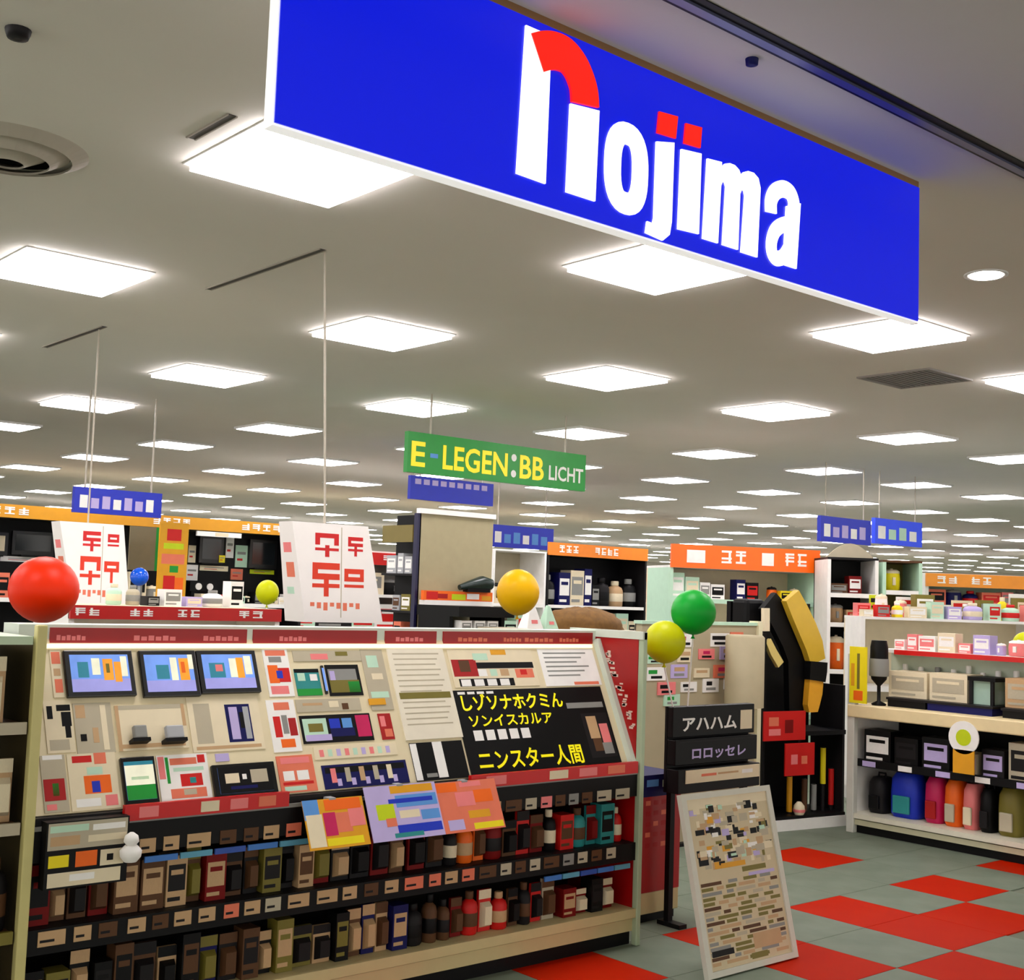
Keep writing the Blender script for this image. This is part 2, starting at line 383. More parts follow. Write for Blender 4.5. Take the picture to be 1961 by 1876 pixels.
# ================================================================== PRODUCTS (one mesh per kind and colour, scaled)
PM = {}
def prod_mesh(kind, col, col2):
    k = (kind, col, col2)
    if k in PM: return PM[k]
    b = MB()
    if kind == 'box':
        b.box(-.5, .5, -.5, .5, 0, 1, 0); b.box(-.42, .42, -.512, -.5, .3, .82, 1); b.box(-.3, .3, -.52, -.512, .62, .72, 0); b.box(-.42, .2, -.512, -.5, .1, .18, 1)
    elif kind == 'pack':                       # hanging blister pack: card, header, clear bulge
        b.box(-.5, .5, -.1, .1, 0, 1, 0); b.box(-.5, .5, -.13, -.1, .78, 1, 1)
        b.add([(-.4, -.1, .1), (.4, -.1, .1), (.4, -.1, .7), (-.4, -.1, .7), (-.28, -.5, .18), (.28, -.5, .18), (.28, -.5, .62), (-.28, -.5, .62)],
              [(4, 5, 6, 7), (0, 1, 5, 4), (1, 2, 6, 5), (2, 3, 7, 6), (3, 0, 4, 7)], 1)
    elif kind == 'bottle':
        b.lathe((0, 0, 0), [(.44, 0), (.5, .04), (.5, .62), (.42, .74), (.2, .82)], 0, 12); b.lathe((0, 0, 0), [(.22, .82), (.24, .84), (.24, .98), (.2, 1)], 1, 12)
        b.lathe((0, 0, 0), [(.505, .2), (.51, .21), (.51, .5), (.505, .51)], 1, 12)
    elif kind == 'pot':
        b.lathe((0, 0, 0), [(.4, 0), (.47, .05), (.5, .5), (.46, .78)], 0, 14); b.lathe((0, 0, 0), [(.48, .78), (.46, .88), (.3, .95), (.08, .96), (.08, 1)], 1, 14)
        b.box(-.08, .08, -.6, -.46, .25, .6, 1)
    me = bpy.data.meshes.new(kind); me.from_pydata([tuple(v) for v in b.v], [], b.f)
    me.materials.append(M(col)); me.materials.append(M(col2))
    me.polygons.foreach_set('material_index', b.m); me.polygons.foreach_set('use_smooth', b.sm)
    PM[k] = me; return me
NAMES = dict(box='boxed_product', pack='blister_pack', bottle='bottle', pot='lidded_jar')
def product(kind, col, col2, x, y, z, w_, d_, h_, label, cat, group, rz=0):
    o = bpy.data.objects.new(NAMES[kind], prod_mesh(kind, col, col2)); C.objects.link(o)
    o.location = (x, y, z); o.scale = (w_, d_, h_); o.rotation_euler = (0, 0, rz)
    return tag(o, label, cat, group)
WORD = dict(box='box', pack='blister pack', bottle='bottle', pot='lidded jar')
CW = dict(dark='charcoal', steel='silver', darkred='dark red', sky='light blue', mint='pale green', gold='golden')
def stock(pl_dir, a0, a1, depthpos, z, hmin, hmax, kinds, cols, place, gap=.008, wmin=.05, wmax=.085, d=.07, skip=(), acc=('dark', 'brown', 'black', 'tan', 'darkred', 'cream')):
    """a row of single goods standing on a shelf; pl_dir 'y' faces the corridor, 'x' faces left"""
    a = a0
    while a < a1:
        w_ = RN.uniform(wmin, wmax)
        if a+w_ > a1: break
        kd = RN.choice(kinds); c1 = RN.choice(cols); c2 = RN.choice([c for c in acc if c != c1])
        h_ = RN.uniform(hmin, hmax); m_ = a+w_/2; a += w_+gap
        if any(s0 < m_ < s1 for s0, s1 in skip): continue
        lab = 'small %s %s %s' % (CW.get(c1, c1), WORD[kd], place)
        if pl_dir == 'y': product(kd, c1, c2, m_, depthpos+d/2, z, w_, d, h_, lab, WORD[kd].split()[-1], '%s %s' % (WORD[kd], place))
        else: product(kd, c1, c2, depthpos+d/2, m_, z, w_, d, h_, lab, WORD[kd].split()[-1], '%s %s' % (WORD[kd], place), -math.pi/2)

# ================================================================== MAIN DISPLAY STAND
GX0, GX1, GY = 1.42, 4.09, 3.85
G = thing('display_stand', (2.755, 4.05, 0), 'long red and cream sales stand with sloping display board and dark lower shelves', 'display stand')
cream_m = mat('stand_cream', (228, 214, 178), .5); post_m = mat('stand_post', (206, 196, 130), .4)
part('kick_plate', M('black'), G, (GX0, GX1, 3.885, 4.28, 0, .06))
part('base_panel', mat('base_cream', (206, 190, 140), .5), G, (GX0, GX1, 3.865, 4.28, .06, .112))
part('base_ledge', mat('base_cream', (206, 190, 140)), G, (GX0, GX1, GY-.005, 4.28, .12, .158))
part('back_panel', M('dark'), G, (GX0, GX1, 4.28, 4.30, .06, 1.29))
part('side_panel', mat('side_olive', (74, 62, 34), .5), G, (GX0, GX0+.018, 3.87, 4.28, .06, 1.32))
part('post', post_m, G, (GX0-.018, GX0+.014, GY-.012, GY+.02, 0, 1.36), bevel=.004)
part('post', mat('post_mint', (178, 196, 164), .4), G, (GX1-.005, GX1+.02, GY-.012, GY+.02, 0, 1.36), bevel=.004)
ep = part('end_panel', mat('end_red', (170, 6, 10), .35), G, (GX1-.006, GX1+.008, GY+.02, 4.30, .06, 1.325))
part('end_rail', mat('rail_white', (216, 226, 212), .4), G, (GX1-.012, GX1+.016, GY-.012, 4.31, 1.325, 1.36))
b = MB(); P, U, V, N = BOARD; b.slab(P, U, V, N, GX1-.03, GX1-.006, 0, .585, -.002, .03); b.build('slope_trim', mat('rail_white', (216, 226, 212)), G)
# lettering running down the red end panel
b = MB(); rr = random.Random(3)
for k in range(12):
    q_ = atx(1166+48*k/11, 1250+140*k/11, GX1-.006); y, z = q_.y, q_.z
    for q in range(3):
        dy, dz = rr.uniform(-.02, .012), rr.uniform(-.014, .014)
        b.box(GX1-.0085, GX1-.006, y+dy, y+dy+rr.uniform(.012, .03), z+dz, z+dz+rr.uniform(.006, .013))
b.build('lettering', mat('end_text', (235, 205, 190), .5), ep)
part('counter_top', M('dark'), G, (GX0+.018, GX1-.006, 3.862, 4.28, .735, .772))
b = MB(); b.slab(P, U, V, N, GX0+.018, GX1-.006, 0, .585, -.02, 0); b.build('display_board', cream_m, G)
# top: header panels, mullions, light strip
HP = FY(4.135)
part('header_rail', mat('rail_white', (216, 226, 212)), G, (GX0+.03, GX1-.012, 4.137, 4.28, 1.285, 1.352))
for k, (a, c) in enumerate(((95, 472), (484, 721), (737, 835), (848, 1134))):
    r = rect(HP, a, 1204, c, 1233); r = (r[0], r[1], 1.284, 1.342)
    b = MB(); panel(b, HP, r, .006, 0, -.002); hp = b.build('header_panel', mat('header_red', (160, 4, 6), .4), G)
    its = []
    n = {0: 3, 1: 1, 2: 1, 3: 4}[k]
    cs = {0: ((.03, .17), (.40, .62), (.76, .96)), 1: ((.2, .42),), 2: ((.2, .75),), 3: ((.09, .28), (.38, .5), (.52, .72), (.76, .9))}[k]
    for u0, u1 in cs:
        q = 6
        for i in range(q): its.append((u0+(u1-u0)*i/q, .42+.06*(i % 2), u0+(u1-u0)*(i+.78)/q, .72, 'pink' if k != 3 else 'salmon'))
    prints('printed_words', hp, HP, r, .004, its)
ls = MB(); ls.slab(P, U, V, N, GX0+.05, GX1-.05, .549, .564, 0, .008); ls.build('light_strip', mat('strip_glow', (255, 248, 220), .5, emit=.3, var=0), G)
# shelf, rails, tags
part('shelf', M('dark'), G, (GX0+.018, GX1-.006, 3.87, 4.28, .425, .44))
rails = []
for z0, z1, nm in ((.628, .735, 'upper_rail'), (.352, .44, 'lower_rail')):
    ra = part('price_rail', M('black'), G, (GX0+.018, GX1-.006, GY+.006, GY+.016, z0+.012, z1)); rails.append(ra)
    tmesh = None; zc = (.635, .388)[len(rails)-1]
    x = GX0+.05; i = 0
    while x < GX1-.1:
        colr = RN.choice(['tan', 'tan', 'beige', 'salmon', 'brown'] if x < 3.3 else ['grey', 'beige', 'pink', 'brown'])
        w_ = RN.choice((.055, .06, .06, .085))
        bt = MB(); bt.slab(Vector((x, GY+.006, zc)), X_, Z_, -Y_, 0, w_, 0, .045, 0, .003, 0); bt.slab(Vector((x, GY+.006, zc)), X_, Z_, -Y_, .006, w_*.6, .012, .02, .003, .0036, 1)
        bt.build('price_tag', [M(colr), M('dark')], ra); x += w_+RN.uniform(.02, .035)
for a0, a1, z0, z1 in ((1.80, 2.42, .603, .622), (3.55, 4.06, .334, .354)):
    n = 5
    for k in range(n):
        q0 = a0+(a1-a0)*k/n
        part('blue_strip', mat('strip_blue_%d' % (k % 3), [(60, 120, 200), (90, 160, 190), (40, 80, 170)][k % 3], .4), G, (q0, q0+(a1-a0)/n*.92, GY+.004, GY+.012, z0, z1))
# red front price rail with pink tickets
for a, c in ((240, 553), (900, 1219)):
    r = rect(FY(GY), a, 1500, c, 1530)
    lip = part('red_price_rail', mat('lip_red', (206, 10, 12), .35), G, (r[0], min(r[1], GX1-.01), GY-.006, 3.862, .742, .792))
    for k in range(5):
        q0 = r[0]+(r[1]-r[0])*(.08+k*.18)
        if k == 1: continue
        part('ticket', M(('pink', 'salmon', 'cream', 'pink', 'salmon')[k]), lip, (q0, q0+(r[1]-r[0])*.11, GY-.0085, GY-.006, .75, .784))
part('counter_edge', M('grey'), G, (GX0+.018, GX1-.006, GY+.004, 3.862, .735, .748))
# goods on the two dark shelves, single things, shade put into their colours
TI, TO = 'on the upper dark shelf of the red sales stand', 'on the bottom shelf of the red sales stand'
stock('y', GX0+.03, 2.9, 3.90, .441, .13, .185, ['pack', 'box', 'pack'], ['brown', 'dark', 'olive', 'tan', 'navy', 'darkred'], TI, acc=('dark', 'brown', 'black', 'olive', 'tan'))
stock('y', 2.9, 3.45, 3.90, .441, .13, .185, ['bottle', 'pack'], ['brown', 'orange', 'dark', 'darkred'], TI)
stock('y', 3.45, GX1-.02, 3.90, .441, .14, .185, ['pack', 'box', 'bottle'], ['red', 'darkred', 'crimson', 'teal', 'black', 'red'], TI)
stock('y', GX0+.03, 2.9, 3.90, .159, .13, .185, ['box', 'pack'], ['dark', 'brown', 'tan', 'navy', 'black', 'olive', 'black', 'brown'], TO, acc=('dark', 'brown', 'black', 'olive', 'tan'))
stock('y', 2.9, 3.7, 3.90, .159, .14, .185, ['bottle', 'pack'], ['red', 'brown', 'dark', 'beige', 'darkred'], TO)
stock('y', 3.7, GX1-.02, 3.90, .159, .09, .15, ['box', 'pack'], ['dark', 'darkred', 'black', 'navy'], TO)

# ---- things on the sloping board
scr_b = mat('screen_blue', (110, 150, 235), .3, emit=.22, var=.35, scale=9); scr_l = mat('screen_lilac', (150, 150, 215), .3, emit=.2, var=.2)
scr_o = mat('screen_orange', (236, 150, 40), .3, emit=.22, var=.3); scr_w = mat('screen_pale', (225, 225, 200), .3, emit=.22, var=.2); scr_t = mat('screen_teal', (40, 120, 140), .3, emit=.2)
def tablet(px, label, items, name='tablet', t_=.016):
    r = rect(BOARD, *px); P, U, V, N = BOARD
    th = thing(name, P+U*(r[0]+r[1])/2+V*r[2], label, 'screen')
    b = MB(); panel(b, BOARD, r, t_); b.build('bezel', mat('bezel_black', (10, 10, 12), .25), th, bevel=.003)
    mx, my = (r[1]-r[0])*.075, (r[3]-r[2])*.1; s = (r[0]+mx, r[1]-mx, r[2]+my, r[3]-my)
    b = MB(); panel(b, BOARD, s, .001, 0, t_); sc_ = b.build('screen', scr_b, th)
    prints('screen_picture', sc_, BOARD, s, t_+.001, items)
    return th
tablet((122, 1248, 254, 1336), 'largest of three black framed tablets showing a blue and gold picture', [(0, .66, 1, 1, scr_l), (.12, .2, .3, .62, scr_t), (.36, .1, .5, .55, scr_w), (.55, .12, .72, .7, scr_o), (.6, .25, .66, .5, 'olive'), (.74, .2, .86, .75, scr_o), (.86, .05, .97, .6, scr_w)])
tablet((267, 1248, 376, 1336), 'black framed tablet between two others showing a blue scene with an orange figure', [(0, .7, 1, 1, scr_l), (.22, .28, .48, .66, scr_t), (.52, .08, .66, .7, scr_w), (.7, .1, .9, .7, scr_o), (.74, .2, .82, .5, 'orange'), (.9, .0, 1, .4, scr_w)])
tablet((377, 1248, 491, 1329), 'black framed tablet beside the red and white product tags', [(0, .7, 1, 1, scr_l), (.12, .25, .42, .68, scr_t), (.24, .3, .38, .5, 'pink'), (.52, .12, .66, .68, scr_w), (.66, .1, .8, .7, scr_o), (.82, .05, .96, .6, scr_w)])
tablet((406, 1463, 527, 1536), 'wide black tablet lying low showing two white windows on black', [(0, 0, 1, 1, 'black'), (.12, .25, .38, .62, 'cream'), (.44, .3, .52, .5, 'white'), (.6, .15, .92, .65, 'beige'), (.2, .74, .7, .86, 'navy')])
tablet((232, 1451, 298, 1548), 'upright black phone with a white page and a green lawn picture', [(0, 0, 1, .1, scr_t), (0, .1, 1, .62, scr_w), (.2, .4, .8, .48, 'mint'), (0, .62, 1, 1, 'green')], name='smartphone')
tablet((617, 1275, 622, 1330), 'thin dark divider strip beside the green picture', [], name='divider_strip', t_=.01)
for px, col, lab, its in [
    ((98, 1240, 119, 1336), 'cream', 'narrow cream card with orange spots beside the corner post', [(.1, .05, .9, .3, 'salmon'), (.2, .4, .8, .55, 'tan'), (.2, .62, .9, .9, 'salmon')]),
    ((86, 1342, 140, 1442), 'cream', 'cream leaflet with black splashes under the largest tablet', [(.1, .1, .3, .35, 'black'), (.45, .08, .95, .2, 'black'), (.6, .22, .95, .5, 'black'), (.7, .5, .9, .72, 'black'), (.1, .75, .8, .95, 'beige')]),
    ((143, 1346, 216, 1442), 'beige', 'plain beige leaflet with one black dot under the largest tablet', [(.05, .04, .3, .3, 'tan'), (.12, .62, .28, .76, 'black'), (.45, .5, .6, .8, 'tan'), (.7, .05, .85, .95, 'cream')]),
    ((362, 1334, 500, 1438), 'cream', 'cream poster with a dark phone picture below the tablets', [(.08, .12, .3, .85, 'beige'), (.51, .15, .86, .85, 'navy'), (.56, .2, .68, .8, 'lilac'), (.7, .3, .76, .6, 'black'), (.76, .2, .84, .8, 'steel'), (.05, .9, .95, .96, 'tan')]),
    ((80, 1446, 128, 1556), 'beige', 'beige card with a red wreath and green centre by the corner post', [(.1, .0, .9, .08, 'white'), (.05, .42, .9, .8, 'crimson'), (.4, .5, .65, .72, 'green'), (.1, .86, .5, .96, 'pink')]),
    ((132, 1442, 226, 1556), 'cream', 'cream card with an orange flower blot and red headings', [(.1, .04, .5, .16, 'red'), (.55, .0, .8, .2, 'salmon'), (.3, .4, .85, .72, 'orange'), (.45, .5, .62, .7, 'blue'), (.38, .25, .7, .38, 'mint'), (.1, .8, .6, .94, 'white'), (.7, .76, .95, .95, 'pink')]),
    ((304, 1444, 402, 1545), 'white', 'white card with a big red diamond and green stripes beside the phone', [(.02, .03, .14, .5, 'pink'), (.16, .05, .22, .6, 'green'), (.25, .08, .78, .22, 'salmon'), (.8, .03, .95, .2, 'red'), (.3, .28, .9, .36, 'mint'), (.42, .42, .85, .68, 'red'), (.6, .5, .72, .62, 'teal'), (.2, .72, .9, .92, 'salmon'), (.45, .74, .7, .86, 'beige')]),
    ((508, 1240, 556, 1334), 'white', 'white product tag with orange red block and blue dot', [(.1, .02, .9, .14, 'salmon'), (.2, .16, .7, .28, 'grey'), (.1, .34, .5, .72, 'orange'), (.5, .4, .95, .7, 'red'), (.42, .46, .66, .62, 'blue'), (.1, .78, .8, .95, 'pink')]),
    ((516, 1340, 570, 1440), 'white', 'white product tag with two red side blocks', [(.25, .05, .8, .2, 'salmon'), (.15, .32, .4, .72, 'red'), (.45, .3, .65, .66, 'grey'), (.68, .36, .95, .7, 'crimson'), (.3, .76, .8, .92, 'orange')]),
    ((534, 1446, 604, 1530), 'salmon', 'salmon coloured tag with white price boxes', [(.1, .05, .9, .22, 'pink'), (.12, .42, .42, .68, 'white'), (.5, .42, .82, .68, 'white'), (.08, .72, .92, .8, 'red'), (.1, .84, .7, .96, 'mint')]),
    ((560, 1246, 690, 1266), 'beige', 'long beige caption slip with a pink oval', [(.25, .3, .5, .85, 'pink'), (.62, .1, .8, .5, 'olive')]),
    ((566, 1281, 613, 1332), 'teal', 'small teal seaside picture', [(0, 0, 1, .14, 'black'), (.1, .16, .4, .45, 'mint'), (.6, .2, .9, .45, 'white'), (0, .75, 1, 1, 'green')]),
    ((626, 1273, 690, 1332), 'black', 'black framed picture of a green meadow', [(.06, .14, .9, .5, 'grey'), (.1, .2, .25, .5, 'lilac'), (.06, .5, .94, .9, 'olive'), (.6, .55, .94, .9, 'green')]),
    ((566, 1338, 690, 1362), 'beige', 'long beige caption slip with brown writing', [(.1, .3, .4, .5, 'tan'), (.5, .2, .65, .7, 'cream'), (.7, .4, .8, .9, 'brown')]),
    ((576, 1368, 712, 1421), 'black', 'long black banner with blue, flowered and pink fields', [(.03, .12, .36, .9, 'mint'), (.1, .3, .3, .6, 'olive'), (.04, .7, .4, .92, 'lilac'), (.4, .15, .55, .5, 'blue'), (.58, .15, .72, .5, 'sky'), (.4, .5, .74, .8, 'navy'), (.78, .06, .98, .85, 'magenta')]),
    ((727, 1366, 751, 1416), 'crimson', 'small crimson card beside the long black banner', [(.1, .1, .5, .5, 'pink'), (.3, .6, .9, .9, 'salmon')]),
    ((600, 1426, 760, 1450), 'cream', 'pale strip with a row of pink and green marks', [(.06+.1*i, .25, .11+.1*i, .8, ('pink', 'mint', 'lilac')[i % 3]) for i in range(9)]),
    ((618, 1460, 782, 1512), 'navy', 'dark blue strip with a row of pale figures', [(.03, .1, .97, .35, 'black')]+[(.09+.165*i, .15, .15+.165*i, .75, ('pink', 'beige', 'tan', 'beige', 'cream')[i]) for i in range(5)]+[(.15+.165*i, .6, .2+.165*i, .9, 'lilac') for i in range(5)]),
    ((700, 1244, 742, 1360), 'beige', 'upright beige sheet beside the glossy sheet', [(.2, .1, .7, .3, 'mint'), (.3, .4, .8, .5, 'cream'), (.1, .7, .9, .8, 'mint')]),
    ((705, 1338, 737, 1350), 'gold', 'small golden sticker on the board', []),
    ((862, 1240, 1024, 1315), 'cream', 'cream card with a black price row above the black and yellow poster', [(.02, .28, .3, .72, 'crimson'), (.1, .3, .22, .6, 'brown'), (.28, .12, .45, .3, 'mint'), (.5, .02, .68, .16, 'gold'), (.3, .36, .98, .52, 'black'), (.3, .54, .4, .72, 'white'), (.44, .54, .52, .72, 'mint'), (.56, .54, .66, .72, 'tan'), (.74, .54, .96, .78, 'salmon'), (.8, .56, .88, .7, 'red'), (.06, .78, .7, .98, 'black')]+[(.08+.15*i, .8, .19+.15*i, .97, 'white') for i in range(4)]),
]:
    card('leaflet', BOARD, px, .003, col, lab, 'leaflet', its, n0=.003 if col == 'gold' else 0)
# niche with two small devices
for px, lab in (((244, 1394, 278, 1426), 'small grey gadget on a dark foot in the recess under the tablets'), ((306, 1394, 348, 1426), 'small silver gadget on a dark foot beside the other in the recess')):
    r = rect(BOARD, *px); P, U, V, N = BOARD
    th = thing('gadget', P+U*(r[0]+r[1])/2+V*r[2], lab, 'gadget')
    b = MB(); b.slab(P, U, V, N, r[0], r[1], r[2], r[2]+.012, .0058, .041); b.build('foot', M('black'), th)
    b = MB(); b.slab(P, U, V, N, r[0]+.01, r[1]-.006, r[2]+.012, r[3], .0135, .036); b.build('body', M('steel') if px[0] > 300 else M('grey'), th, bevel=.005)
card('niche_tray', BOARD, (222, 1350, 356, 1436), .006, 'cream', 'cream framed tray behind two small gadgets', 'tray', [(0, 0, 1, .1, 'beige'), (0, 0, .05, 1, 'tan'), (.95, 0, 1, .5, 'tan'), (.05, .86, .95, .95, 'tan')])
card('leaflet', BOARD, (412, 1443, 438, 1458), .003, 'lilac', 'tiny lilac slip above the wide black tablet', 'leaflet')
# glossy sheet, black sheet with yellow writing, paper at the right
gl = mat('gloss_sheet', (240, 232, 212), .12, spec=.8)
card('glossy_sheet', BOARD, (757, 1240, 866, 1416), .006, gl, 'large glossy cream sheet covered in fine print', 'sheet', [(.08, .05+.06*i, .9-.12*((i*7) % 5)/5, .065+.06*i, 'beige') for i in range(14)]+[(.05, .49, .95, .56, 'olive')])
r = rect(BOARD, 882, 1318, 1172, 1478); P, U, V, N = BOARD
bp = thing('black_poster', P+U*(r[0]+r[1])/2+V*r[2], 'black poster with yellow and white writing and a framed photo', 'poster')
b = MB(); panel(b, BOARD, r, .004); b.build('poster_sheet', M('black'), bp)
wid, hei = r[1]-r[0], r[3]-r[2]
yel = mat('ink_yellow_glow', (250, 235, 10), .4, emit=.12)  # printed ink given a faint glow to brighten the writing
prints('printed_words', bp, BOARD, r, .004, [(.03+.06*i, .02, .075+.06*i, .05, 'white') for i in range(4)]
       + [(.07+.075*i, .48, .125+.075*i, .6, 'white') for i in range(5)]
       + [(.8, .34, .985, .9, 'dark'), (.83, .38, .9, .66, 'tan'), (.84, .66, .9, .82, 'brown'), (.91, .48, .97, .72, 'pink'), (.9, .72, .97, .86, 'grey'), (.72, .2, .98, .27, 'grey')])
textmesh('しゾソナホクミん', yel, bp, P+U*(r[0]+wid*.37)+V*(r[2]+hei*.85), U, V, N, hei*.2, wid*.66, ext=.0052, off=.025)
textmesh('ソンイスカルア', yel, bp, P+U*(r[0]+wid*.33)+V*(r[2]+hei*.63), U, V, N, hei*.14, wid*.54, ext=.0052, off=.02)
tm = textmesh('ニンスター人間', yel, bp, P+U*(r[0]+wid*.40)+V*(r[2]+hei*.17), U, V, N, hei*.24, wid*.68, ext=.0052, off=.02)
card('paper_notice', BOARD, (1036, 1238, 1142, 1313), .003, 'white', 'plain pale paper notice near the red end panel', 'notice', [(.08, .1+.12*i, .85-.1*(i % 3), .14+.12*i, 'grey') for i in range(6)]+[(.5, .9, .95, .98, 'salmon')])
card('striped_card', BOARD, (790, 1420, 892, 1498), .004, 'black', 'black card with two white slanted bars', 'card', [(0, .02, .12, .98, 'white'), (.42, .0, .6, .95, 'white'), (.2, .82, .4, .92, 'grey')])
# ---- hung on the front edge
FP = FY(GY-.010); HLP = (Vector((0, GY-.008, .792)), X_, _bv, BOARD[3])
card('hanging_leaflet', HLP, (584, 1528, 702, 1624), .003, 'gold', 'yellow and pink hanging leaflet on the counter front', 'leaflet', [(.0, .0, .25, .4, 'sky'), (.02, .3, .28, .95, 'cream'), (.3, .28, .5, .75, 'magenta'), (.5, .3, .75, .7, 'salmon'), (.72, .2, .98, .6, 'pink'), (.3, .8, .9, .95, 'yellow'), (.35, .02, .95, .24, 'orange')])
card('hanging_leaflet', HLP, (702, 1502, 842, 1608), .003, 'lilac', 'blue and white hanging leaflet in the middle of the counter front', 'leaflet', [(.35, .02, .95, .16, 'gold'), (.4, .2, .98, .42, 'sky'), (.3, .26, .92, .34, 'blue'), (.12, .34, .36, .62, 'lime'), (.22, .6, .36, .75, 'salmon'), (.42, .48, .7, .62, 'cream'), (.72, .5, .98, .68, 'sky'), (.36, .74, .98, .9, 'blue'), (.3, .88, .7, .96, 'teal')], n0=.005)
card('hanging_leaflet', HLP, (838, 1494, 958, 1592), .003, 'salmon', 'orange and salmon hanging leaflet near the red price rail', 'leaflet', [(.02, .02, .35, .2, 'orange'), (.4, .02, .75, .12, 'pink'), (.3, .22, .6, .5, 'pink'), (.6, .2, .9, .45, 'orange'), (.1, .75, .35, .95, 'lilac'), (.45, .6, .8, .75, 'gold'), (.5, .85, .98, .97, 'yellow')])
for hl in [o for o in C.objects if o.name.startswith('hanging_leaflet')]:      # clip from the top edge back to the rail
    vs = [o.matrix_basis.translation+ORG[hl.name]-o.location+v.co for o in hl.children if o.name.startswith('card_sheet') for v in o.data.vertices]
    zt_ = max(v.z for v in vs); yt = min(v.y for v in vs if v.z > zt_-.004); xm = sum(v.x for v in vs)/len(vs)
    part('clip', M('steel'), hl, (xm-.014, xm+.014, yt-.003, GY+.0075, zt_-.012, zt_+.002))
lb = card('card_holder', FP, (80, 1566, 237, 1692), .043, 'black', 'stepped holder of small cards hung at the corner post', 'card holder', [(.02, .02, .98, .42, 'beige'), (.04, .06, .5, .16, 'mint'), (.55, .08, .95, .17, 'white'), (.05, .22, .4, .36, 'tan'), (.5, .24, .97, .34, 'cream'), (.04, .5, .28, .68, 'yellow'), (.36, .47, .62, .7, 'orange'), (.66, .48, .95, .72, 'cream'), (.74, .55, .82, .65, 'black'), (.04, .76, .92, .97, 'cream'), (.3, .8, .6, .9, 'white')], n0=-.013, edge='holder_body')
r = rect(FP, 222, 1602, 246, 1642)
b = MB(); b.lathe(((r[0]+r[1])/2, GY-.0745, r[2]), [(.02, 0), (.032, .015), (.034, .035), (.02, .05)], 0, 14); b.lathe(((r[0]+r[1])/2, GY-.0745, r[2]+.05), [(.014, 0), (.024, .012), (.02, .03), (.006, .04)], 0, 14)
tag(b.build('white_charm', M('white')), 'small white rounded charm hanging beside the card holder', 'charm')

# ================================================================== LEFT NEIGHBOUR STAND
NL = thing('shelf_stand', (1.05, 4.05, 0), 'dark shelf stand with pale top at the edge beyond the cream post', 'shelf stand')
part('back_panel', M('dark'), NL, (.5, 1.395, 4.28, 4.3, 0, 1.3)); part('upright', cream_m, NL, (.5, .53, 3.87, 4.3, 0, 1.3))
part('top_board', mat('top_mint', (190, 210, 180), .5), NL, (.5, 1.395, 3.85, 4.3, 1.30, 1.325))
for z in (.12, .44, .76, 1.06):
    sh = part('shelf', M('brown'), NL, (.5, 1.395, 3.87, 4.28, z-.018, z)); part('shelf_edge', M('beige' if z > .7 else 'olive'), sh, (.5, 1.395, 3.855, 3.87, z-.03, z+.006))
    stock('y', 1.10, 1.392, 3.89, z+.001, .14, .24, ['box', 'pack', 'bottle'], ['brown', 'dark', 'olive', 'darkred', 'tan'], 'on the shelf stand beyond the cream post')

# ================================================================== BACKGROUND UNITS
def unit(name, label, O, rz, width, depth, z1, shelves, body, back, edge='white', header=None, posts='white', base=.1, cat='shelf unit', solid_top=True):
    O = Vector(O); T = Matrix.Translation(O) @ Matrix.Rotation(rz, 4, 'Z')
    th = thing(name, T @ Vector((width/2, depth/2, 0)), label, cat)
    def p(nm, mt, *bx, par=None):
        b = MB(); b.T = T
        for q in bx: b.box(*q)
        return b.build(nm, mt, par or th)
    mm = lambda c: M(c) if isinstance(c, str) else c
    p('back_panel', mm(back), (0, width, depth-.03, depth, 0, z1))
    p('base', mm(body), (0, width, .02, depth-.03, 0, base))
    for x in (0, width-.03): p('side_post', mm(posts), (x, x+.03, 0, depth-.03, 0, z1))
    for z in shelves:
        sh = p('shelf', mm(body), (.03, width-.03, .02, depth-.03, z-.02, z)); p('shelf_edge', mm(edge), (.03, width-.03, .005, .02, z-.035, z+.004), par=sh)
    if solid_top: p('top_board', mm(body), (0, width, 0, depth, z1, z1+.02))
    if header:
        z0, z2, hc, words = header
        hd = p('header', mm(hc), (0, width, -.02, .01, z0, z2))
        b = MB(); b.T = T
        for u0, u1 in words:
            n = max(2, int((u1-u0)*width/.1))
            for i in range(n):
                a = (u0+(u1-u0)*i/n)*width; e = a+(u1-u0)*width/n*.7
                for f in RW.sample((.26, .42, .58, .72), 3): b.box(a, e, -.023, -.02, z0+(z2-z0)*f, z0+(z2-z0)*(f+.09))
                f = RW.choice((.1, .4, .7)); b.box(a+(e-a)*f, a+(e-a)*(f+.22), -.0235, -.02, z0+(z2-z0)*.26, z0+(z2-z0)*.81)
        if words: b.build('header_words', M('white'), hd)
    th_T[th.name] = T
    return th
th_T = {}
RW = random.Random(8)
def fill(U, x0, x1, y, z, hmin, hmax, kinds, cols, place, wmin=.08, wmax=.16, d=.15, gap=.01, acc=('white', 'black', 'grey', 'cream', 'red')):
    T = th_T[U.name]; rz = T.to_euler().z; a = x0
    while True:
        w_ = RN.uniform(wmin, wmax)
        if a+w_ > x1: break
        kd = RN.choice(kinds); c1 = RN.choice(cols); c2 = RN.choice([c for c in acc if c != c1])
        q = T @ Vector((a+w_/2, y+d/2, z+.0005))
        dd = min(w_, d) if kd in ('bottle', 'pot') else d
        product(kd, c1, c2, q.x, q.y, q.z, w_, dd, RN.uniform(hmin, hmax), '%s %s %s' % (CW.get(c1, c1), WORD[kd], place), WORD[kd].split()[-1], '%s %s' % (WORD[kd], place), rz)
        a += w_+gap
DIR = math.atan2(FW.y, FW.x)-math.pi/2        # rotation that makes a unit face the camera

